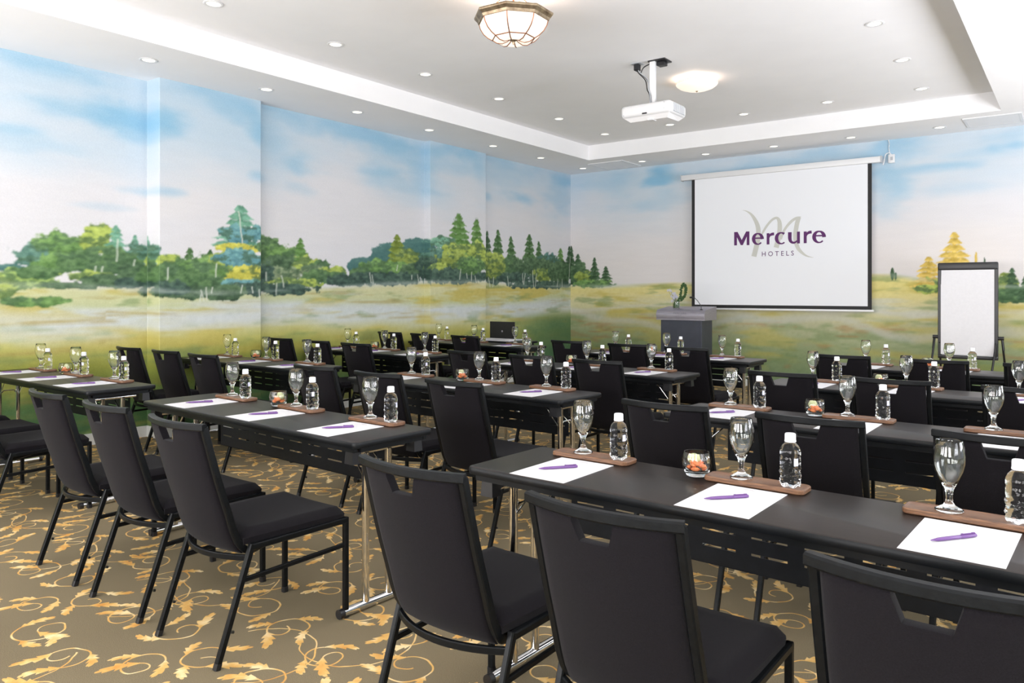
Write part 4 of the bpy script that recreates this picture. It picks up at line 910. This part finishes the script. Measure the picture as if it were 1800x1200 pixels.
# octagonal bowl pendant
t = thing('bowl_pendant', 'octagonal bronze and opal glass bowl pendant under ceiling', 'ceiling light', (-3.41, 4.58, 3.26))
n8 = 8; ph = math.radians(36.8+22.5+12)
def octo(prof, m, name, par=t, closed=True, sm=0): b = MB(); b.lathe(prof, 8, ph=ph, closed=closed); return part(name, b, m, par, sm)
rim = octo([(.255, .160), (.262, .150), (.270, .152), (.278, .170), (.298, .190), (.302, .198), (.302, .206), (.285, .210), (.262, .200), (.250, .175)], M['bronze'], 'cornice_ring')
up_p = [(.262, .158), (.252, .120), (.228, .080), (.195, .050), (.160, .030)]; lo_p = [(.158, .030), (.125, .008), (.085, .002), (.045, .016), (.028, .030)]
def pane_mesh(prof, j):
    b = MB(); a0 = ph+2*math.pi*j/8; a1 = ph+2*math.pi*(j+1)/8; vs = []
    for r, z in prof: vs += [(r*math.cos(a0), r*math.sin(a0), z), (r*math.cos(a1), r*math.sin(a1), z)]
    for r, z in prof: vs += [((r-.004)*math.cos(a0), (r-.004)*math.sin(a0), z+.004), ((r-.004)*math.cos(a1), (r-.004)*math.sin(a1), z+.004)]
    k = len(prof); b.add(vs, [(2*i, 2*i+1, 2*i+3, 2*i+2) for i in range(k-1)]+[(2*k+2*i+2, 2*k+2*i+3, 2*k+2*i+1, 2*k+2*i) for i in range(k-1)]); return b
for j in range(8):
    part('pane', pane_mesh(up_p, j), M['glow2'], t, 0); part('pane', pane_mesh(lo_p, j), M['glow2'], t, 0)
    a = ph+2*math.pi*j/8
    for pf in (up_p, lo_p):
        b = MB(); b.tube([(r*math.cos(a)*1.004, r*math.sin(a)*1.004, z-.001) for r, z in pf], .0042, 8); part('glazing_strip', b, M['copper'], t, 60)
    a2 = a+2*math.pi/8; b = MB(); b.tube([(.161*math.cos(a), .161*math.sin(a), .029), (.161*math.cos(a2), .161*math.sin(a2), .029)], .0042, 8); part('glazing_strip', b, M['copper'], t, 60)
b = MB(); b.lathe([(0, -.012), (.004, -.012), (.008, -.002), (.010, .006), (.018, .016), (.034, .024), (.036, .028), (0, .032)], 20); part('finial', b, M['bronze'], t, 50)
for j in range(3):
    a = ph+.4+j*2*math.pi/3; b = MB(); b.tube([(.24*math.cos(a), .24*math.sin(a), .205), (.03*math.cos(a), .03*math.sin(a), .385)], .005, 8); part('rod', b, M['copper'], t)
b = MB(); b.lathe([(0, .385), (.02, .385), (.05, .39), (.06, .4), (0, .4)], 20); b.tube([(0,0,.20), (0,0,.39)], .008, 10); b.v = [(x, y, z) for x, y, z in b.v]; part('ceiling_rose', b, M['copper'], t, 50)
bl = bpy.data.lights.new('pendant_bulb', 'POINT'); bl.energy = 7; bl.color = (1, .80, .66); bl.shadow_soft_size = .06
lo_ = bpy.data.objects.new('pendant_bulb', bl); C.objects.link(lo_); lo_.parent = t; lo_.location = (0, 0, .24)
# flush dome light
t = thing('dome_ceiling_light', 'round glowing opal dome light with fluted crystal band flush with ceiling', 'ceiling light', (-3.28, 7.68, ZU-.125))
b = MB(); b.lathe([(0, 0), (.05, .002), (.12, .016), (.18, .038), (.212, .062), (.218, .072), (.205, .074), (0, .074)], 40); part('bowl', b, M['glow'], t, 50)
b = MB(); n = 96; prof = [(.214, .074), (.222, .078), (.214, .104), (.200, .108), (.19, .104), (.2, .08)]; b.lathe(prof, n, closed=True)
for i, (x, y, z) in enumerate(b.v):
    if (i % n) % 2 and math.hypot(x, y) > .205: b.v[i] = (x*.965, y*.965, z)
part('fluted_band', b, M['fluted'], t, 20)
b = MB(); b.lathe([(0, -.012), (.005, -.010), (.006, -.004), (.015, .000), (.016, .004), (0, .006)], 16); part('finial', b, M['bronze'], t, 50)
b = MB(); b.tube([(0,0,.07), (0,0,.125)], .02, 12); part('stem', b, M['white'], t)
bl = bpy.data.lights.new('dome_bulb', 'POINT'); bl.energy = 10; bl.color = (1, .78, .62); bl.shadow_soft_size = .02
lo_ = bpy.data.objects.new('dome_bulb', bl); C.objects.link(lo_); lo_.parent = t; lo_.location = (0, -.12, .095)
# air vents in the soffit
def vent(cx, cy, wx, wy, lab):
    t = thing('ceiling_vent', lab, 'vent', (cx, cy, ZL)); b = MB(); e = .03
    for x0, x1, y0, y1 in ((-wx, wx, -wy, -wy+e), (-wx, wx, wy-e, wy), (-wx, -wx+e, -wy+e, wy-e), (wx-e, wx, -wy+e, wy-e)): b.box(x0, x1, y0, y1, -.012, 0, 0)
    part('vent_frame', b, M['white'], t, 0)
    b = MB(); b.box(-wx+e, wx-e, -wy+e, wy-e, -.002, 0); part('backing', b, M['lightgrey'], t, 0)
    m0 = None; n = int((2*wy-2*e)/.022)
    for k in range(n):
        y = -wy+e+.011+k*.022
        if m0 is None:
            b = MB(); b.box(-wx+e, wx-e, -.006, .006, -.010, -.005); m0 = b.mesh('slat', M['white'], 0)
        part('slat', m0, None, t, 0, loc=(0, y, 0))
vent(-5.98, 10.74, .31, .31, 'square white louvred ceiling vent by the room corner')
vent(-.83, 10.65, .29, .29, 'square white louvred ceiling vent above the flip chart')
# ---------------- projector ----------------
t = thing('projector', 'white ceiling projector on white pole with black cables', 'projector', (-3.36, 6.80, 3.06))
a = math.radians(0); b = MB(); b.box(-.265, .265, -.17, .20, .035, .155, .035, 4); body = part('body', b, M['white'], t)
b = MB()
vs = [(-.25,-.155,.045),(.25,-.155,.045),(.25,.185,.045),(-.25,.185,.045),(-.19,-.10,0),(.20,-.10,0),(.20,.15,.008),(-.19,.15,.008)]
b.add(vs, [(0,1,2,3),(7,6,5,4),(0,4,5,1),(1,5,6,2),(2,6,7,3),(3,7,4,0)]); part('underside_housing', b, M['ceiling'], t, 0)
b = MB(); b.box(-.03, .02, -.173, -.165, .048, .062, .002, 1); part('sensor_window', b, M['plastic'], body)
b = MB(); b.box(.0, .06, -.12, -.04, -.006, .006, .004, 1); part('adjuster_foot', b, M['white'], body)
b = MB(); b.box(.262, .268, -.10, .15, .055, .135); gv_ = part('side_grille', b, M['lightgrey'], t, 0)
m0 = None
for k in range(9):
    if m0 is None: q_ = MB(); q_.box(.267, .270, -.004, .004, .058, .132); m0 = q_.mesh('slat', M['white'], 0)
    part('slat', m0, None, gv_, 0, loc=(0, -.09+k*.029, 0))
for x, z in ((-.23, .135), (.20, .135), (-.23, .06), (.20, .075)):
    q_ = MB(); q_.tube([(x, -.173, z), (x, -.168, z)], .004, 8, up=(0,0,1)); part('screw', q_, M['lightgrey'], body)
b = MB(); b.box(-.028, .028, -.02, .02, .15, ZU-3.06, .004, 1); part('mount_pole', b, M['white'], t)
b = MB(); b.box(-.04, .14, -.03, .13, ZU-3.06-.012, ZU-3.06); b.box(.03, .11, .02, .10, ZU-3.06-.05, ZU-3.06-.012, .004, 1); part('mount_plate', b, M['plastic'], t)
b = MB(); b.box(-.22, -.12, -.05, .05, ZU-3.06-.006, ZU-3.06); so = part('socket_plate', b, M['lightgrey'], t)
b = MB(); b.box(-.195, -.145, -.03, .03, ZU-3.06-.07, ZU-3.06-.006, .005, 1); part('plug', b, M['plastic'], so)
for k, (dx, dy) in enumerate(((0, 0), (.012, .01), (.02, -.01))):
    b = MB(); b.tube(smooth_path([(-.17+dx, dy, ZU-3.06-.07), (-.15+dx, dy, ZU-3.06-.10), (-.08+dx*1.5, dy, ZU-3.06-.18), (-.05+dx, dy-.02, ZU-3.06-.28), (-.02+dx*.5, dy-.03, .26), (-.005, -.035, .14)], 6), .005, 8); part('cable', b, M['plastic'] if k < 2 else M['lightgrey'], t)
b = MB(); b.tube(smooth_path([(-.13, 0, ZU-3.06-.10), (-.10, 0, ZU-3.06-.05), (-.04, .02, ZU-3.06-.02), (0, .03, ZU-3.06-.02)], 6), .006, 8); part('cable', b, M['plastic'], t)
b = MB(); b.box(.01, .06, -.03, .03, .150, .175, .004, 1); part('mount_bracket', b, M['lightgrey'], t)
# ---------------- lectern ----------------
LX, LY = -4.52, 10.0
t = thing('lectern', 'dark slate lectern with silver grey printed sloping top', 'lectern', (LX, LY, 0))
b = MB(); b.box(-.31, .31, .03, .40, .05, 1.0, .004, 1); cab = part('cabinet', b, M['lectern'], t)
b = MB(); b.box(-.275, .275, .022, .031, .10, .99, .002, 1); part('front_panel', b, M['lectern'], cab)
b = MB(); b.box(-.33, .33, .0, .43, 0, .05, .004, 1); part('plinth', b, M['blackmatte'], t)
b = MB()
pr2 = [(0, 1.0), (.0, 1.03), (-.012, 1.07), (0, 1.11), (.03, 1.145), (.42, 1.19), (.43, 1.0)]
vs = [(-.365, y, z) for y, z in pr2]+[(.365, y, z) for y, z in pr2]; n = len(pr2)
b.add(vs, [tuple(range(n-1,-1,-1)), tuple(range(n, 2*n))]+[(i, (i+1) % n, n+(i+1) % n, n+i) for i in range(n)]); topo = part('sloping_top', b, M['silver'], t, 50)
for s, sz, z, mm_ in (('MERCURE', .045, 1.085, M['print']), ('HOTEL', .018, 1.062, M['print']), ('REDDE SWISS', .024, 1.035, M['print']), ('GRAND LODGE', .014, 1.014, M['print'])):
    me = text_mesh(s, sz, mm_, 'lettering'); o = part('lettering', me, mm_, topo); o.rotation_euler = (R90, 0, 0); o.location = (0, -.0155, z)
mt = thing('gooseneck_microphone', 'thin black gooseneck microphone standing on the lectern', 'microphone', (LX+.29, LY+.06, 1.149))
b = MB(); b.lathe([(0, 0), (.02, 0), (.018, .008), (.006, .012), (0, .012)], 16); part('mic_base', b, M['plastic'], mt)
b = MB(); b.tube(smooth_path([(0,0,.01), (-.01, 0, .06), (-.06, 0, .13), (-.10, 0, .165)], 6), .0045, 8); part('gooseneck', b, M['plastic'], mt)
b = MB(); b.tube([(-.095, 0, .162), (-.12, 0, .172), (-.165, 0, .172), (-.175, 0, .170)], [.006, .012, .013, .006], 12); part('mic_head', b, M['plastic'], mt)
# flowers
vz = thing('flower_vase', 'short glass vase holding green leaf loop and small white flowers on lectern', 'vase', (LX-.13, LY+.16, 1.160))
b = MB(); b.lathe([(0, 0), (.045, 0), (.05, .01), (.05, .10), (.047, .10), (.046, .012), (0, .01)], 24); part('vase', b, M['glass'], vz, 50)
b = MB(); b.lathe([(0, .0125), (.042, .014), (.044, .07), (.03, .10), (0, .105)], 16); part('leaf_wrap', b, M['leaf'], vz, 50)
fr_ = random.Random(4); leafb = MB(); pts = smooth_path([(.02, 0, .09), (.06, 0, .17), (.07, 0, .27), (.10, 0, .345), (.135, 0, .33), (.145, 0, .26), (.12, 0, .18), (.07, 0, .12)], 7)
st = MB(); st.tube(pts, .006, 6)
part('stem', st, M['leaf'], vz)
for i, p in enumerate(pts):
    for k in range(5):
        a = fr_.uniform(0, 6.28); d = Vector((math.cos(a), fr_.uniform(-.6, .6), math.sin(a))).normalized(); u = d.cross(Vector((0, 1, .2))).normalized()*.009
        c0 = Vector(p); leafb.add([c0, c0+d*.014+u, c0+d*.030, c0+d*.014-u, c0+d*.014+Vector((0, -.004, 0))], [(0,1,4), (1,2,4), (2,3,4), (3,0,4)])
lf = part('leaves', leafb, M['leaf'], vz, 0); lf['kind'] = 'stuff'
for k in range(22):
    cx, cy, cz = fr_.gauss(-.03, .035), fr_.uniform(-.04, .04), .15+fr_.gauss(.02, .035)
    if k > 18: cx -= .08; cz += .05
    b = MB()
    for j in range(6):
        a = j*math.pi/3; b.add([(0,0,0), (.015*math.cos(a-.38), -.004, .015*math.sin(a-.38)), (.023*math.cos(a), 0, .023*math.sin(a)), (.015*math.cos(a+.38), -.004, .015*math.sin(a+.38))], [(0,1,2), (0,2,3)])
    fl = part('blossom', b, M['flower'], vz, 0, loc=(cx, cy, cz))
    s_ = MB(); s_.tube([(0, .002, 0), (-cx*.8, -cy*.8, .09-cz)], .0015, 5); part('stem', s_, M['leaf'], fl)
# ---------------- flip chart easel ----------------
t = thing('flip_chart_easel', 'black framed flip chart easel with blank white pad', 'easel', (-1.07, 10.4, 0))
b = MB(); hw = .307
b.tube([(-hw+.02, 0, .63), (-hw+.02, 0, 1.73)], .01, sq=(.04, .03), up=(0,1,0)); b.tube([(hw-.02, 0, .63), (hw-.02, 0, 1.73)], .01, sq=(.04, .03), up=(0,1,0))
part('side_rail', b, M['plastic'], t)
b = MB(); b.box(-hw, hw, -.02, .02, 1.655, 1.745, .014, 3); part('clamp_bar', b, M['plastic'], t)
b = MB(); b.box(-hw, hw, -.02, .02, .605, .645, .008, 2); part('pen_ledge', b, M['plastic'], t)
b = MB(); b.box(-hw+.02, hw-.02, .004, .012, .62, 1.70); part('backboard', b, M['white'], t, 0)
b = MB(); nz = 20
vs = []
for k in range(nz+1):
    z = 1.668-(1.668-.655)*k/nz; y = -.012-.010*max(0, (k/nz-.75)*4)**2
    for x in (-.275, -.1, .1, .268): vs.append((x+(.012*max(0, (k/nz-.55))**1 if x > .2 else 0)*-1, y-(.006*math.sin(k/nz*3) if abs(x) > .2 else 0), z))
b.add(vs, [(4*k+i, 4*k+i+1, 4*k+i+5, 4*k+i+4) for k in range(nz) for i in range(3)]); part('paper_pad', b, M['paper'], t, 60)
b = MB(); b.box(-.272, .276, -.011, .003, .66, 1.662); part('paper_pad', b, M['paper'], t, 0)
for s in (-1, 1):
    b = MB(); b.tube([(s*(hw-.005), .0, .86), (s*(hw+.055), .0, .86)], .022, 16); k_ = part('pivot_knob', b, M['plastic'], t)
    b = MB(); b.tube([(s*(hw+.035), .0, .88), (s*(hw+.050), .0, .72)], .014, 10); b.tube([(s*(hw+.04), 0, .80), (s*(hw+.09), -.28 if s < 0 else .35, .02)], .012, 10); l_ = part('leg', b, M['plastic'], t)
    b = MB(); b.lathe([(0, 0), (.016, 0), (.016, .03), (0, .03)], 12, o=(s*(hw+.09), -.28 if s < 0 else .35, 0)); part('foot_cap', b, M['plastic'], l_)
    b = MB(); b.tube([(s*(hw-.02), -.01, .80), (s*(hw-.10) if s > 0 else s*(hw+.0), -.30 if s > 0 else .35, .02)], .012, 10); l_ = part('leg', b, M['plastic'], t)
    b = MB(); b.lathe([(0, 0), (.016, 0), (.016, .03), (0, .03)], 12, o=(s*(hw-.10) if s > 0 else s*(hw+.0), -.30 if s > 0 else .35, 0)); part('foot_cap', b, M['plastic'], l_)
# ---------------- side table with laptop ----------------
t = thing('side_table', 'small black side table carrying the laptop by the mural wall', 'table', (-6.05, 7.90, 0)); SZ = .765
b = MB(); b.box(-.42, .42, -.19, .19, SZ-.028, SZ, .004, 2); part('tabletop', b, M['edge'], t)
for sx in (-1, 1):
    for sy in (-1, 1):
        b = MB(); b.tube([(sx*.37, sy*.15, 0), (sx*.37, sy*.15, SZ-.028)], .014, 10); part('leg', b, M['frame'], t)
t = thing('laptop', 'open black laptop with its lid back towards the camera by mural wall', 'laptop', (-6.055, 7.90, SZ))
b = MB(); b.box(-.205, .205, .0, .16, 0, .018, .004, 1); part('base', b, M['lightgrey'], t)
b = MB(); b.box(-.205, .205, -.014, -.004, .012, .245, .003, 1); li = part('lid', b, M['plastic'], t)
b = MB(); b.lathe([(0, 0), (.013, 0), (.013, .0006), (0, .0006)], 20); o = part('emblem', b, M['print'], li, 50); o.rotation_euler = (R90, 0, 0); o.location = (0, -.0142, .12)
o = thing('document_box', 'flat white document box before the open black laptop', 'box', (-6.02, 7.79, SZ)); b = MB(); b.box(-.24, .20, -.065, .065, 0, .024, .003, 1); part('box', b, M['paper'], o)
b = MB(); b.box(-.242, .202, -.067, .067, .0241, .0285, .002, 1); part('lid', b, M['paper'], o)
o = thing('power_cable', 'thin black cable and adapter beside the laptop', 'cable', (-6.36, 7.93, SZ))
b = MB(); b.tube(smooth_path([(.09, .06, .006), (.03, .04, .006), (-.02, 0, .006), (.0, -.05, .005)], 6), .004, 6); part('cord', b, M['plastic'], o)
b = MB(); b.box(-.04, .01, -.11, -.05, 0, .02, .003, 1); part('adapter', b, M['plastic'], o)
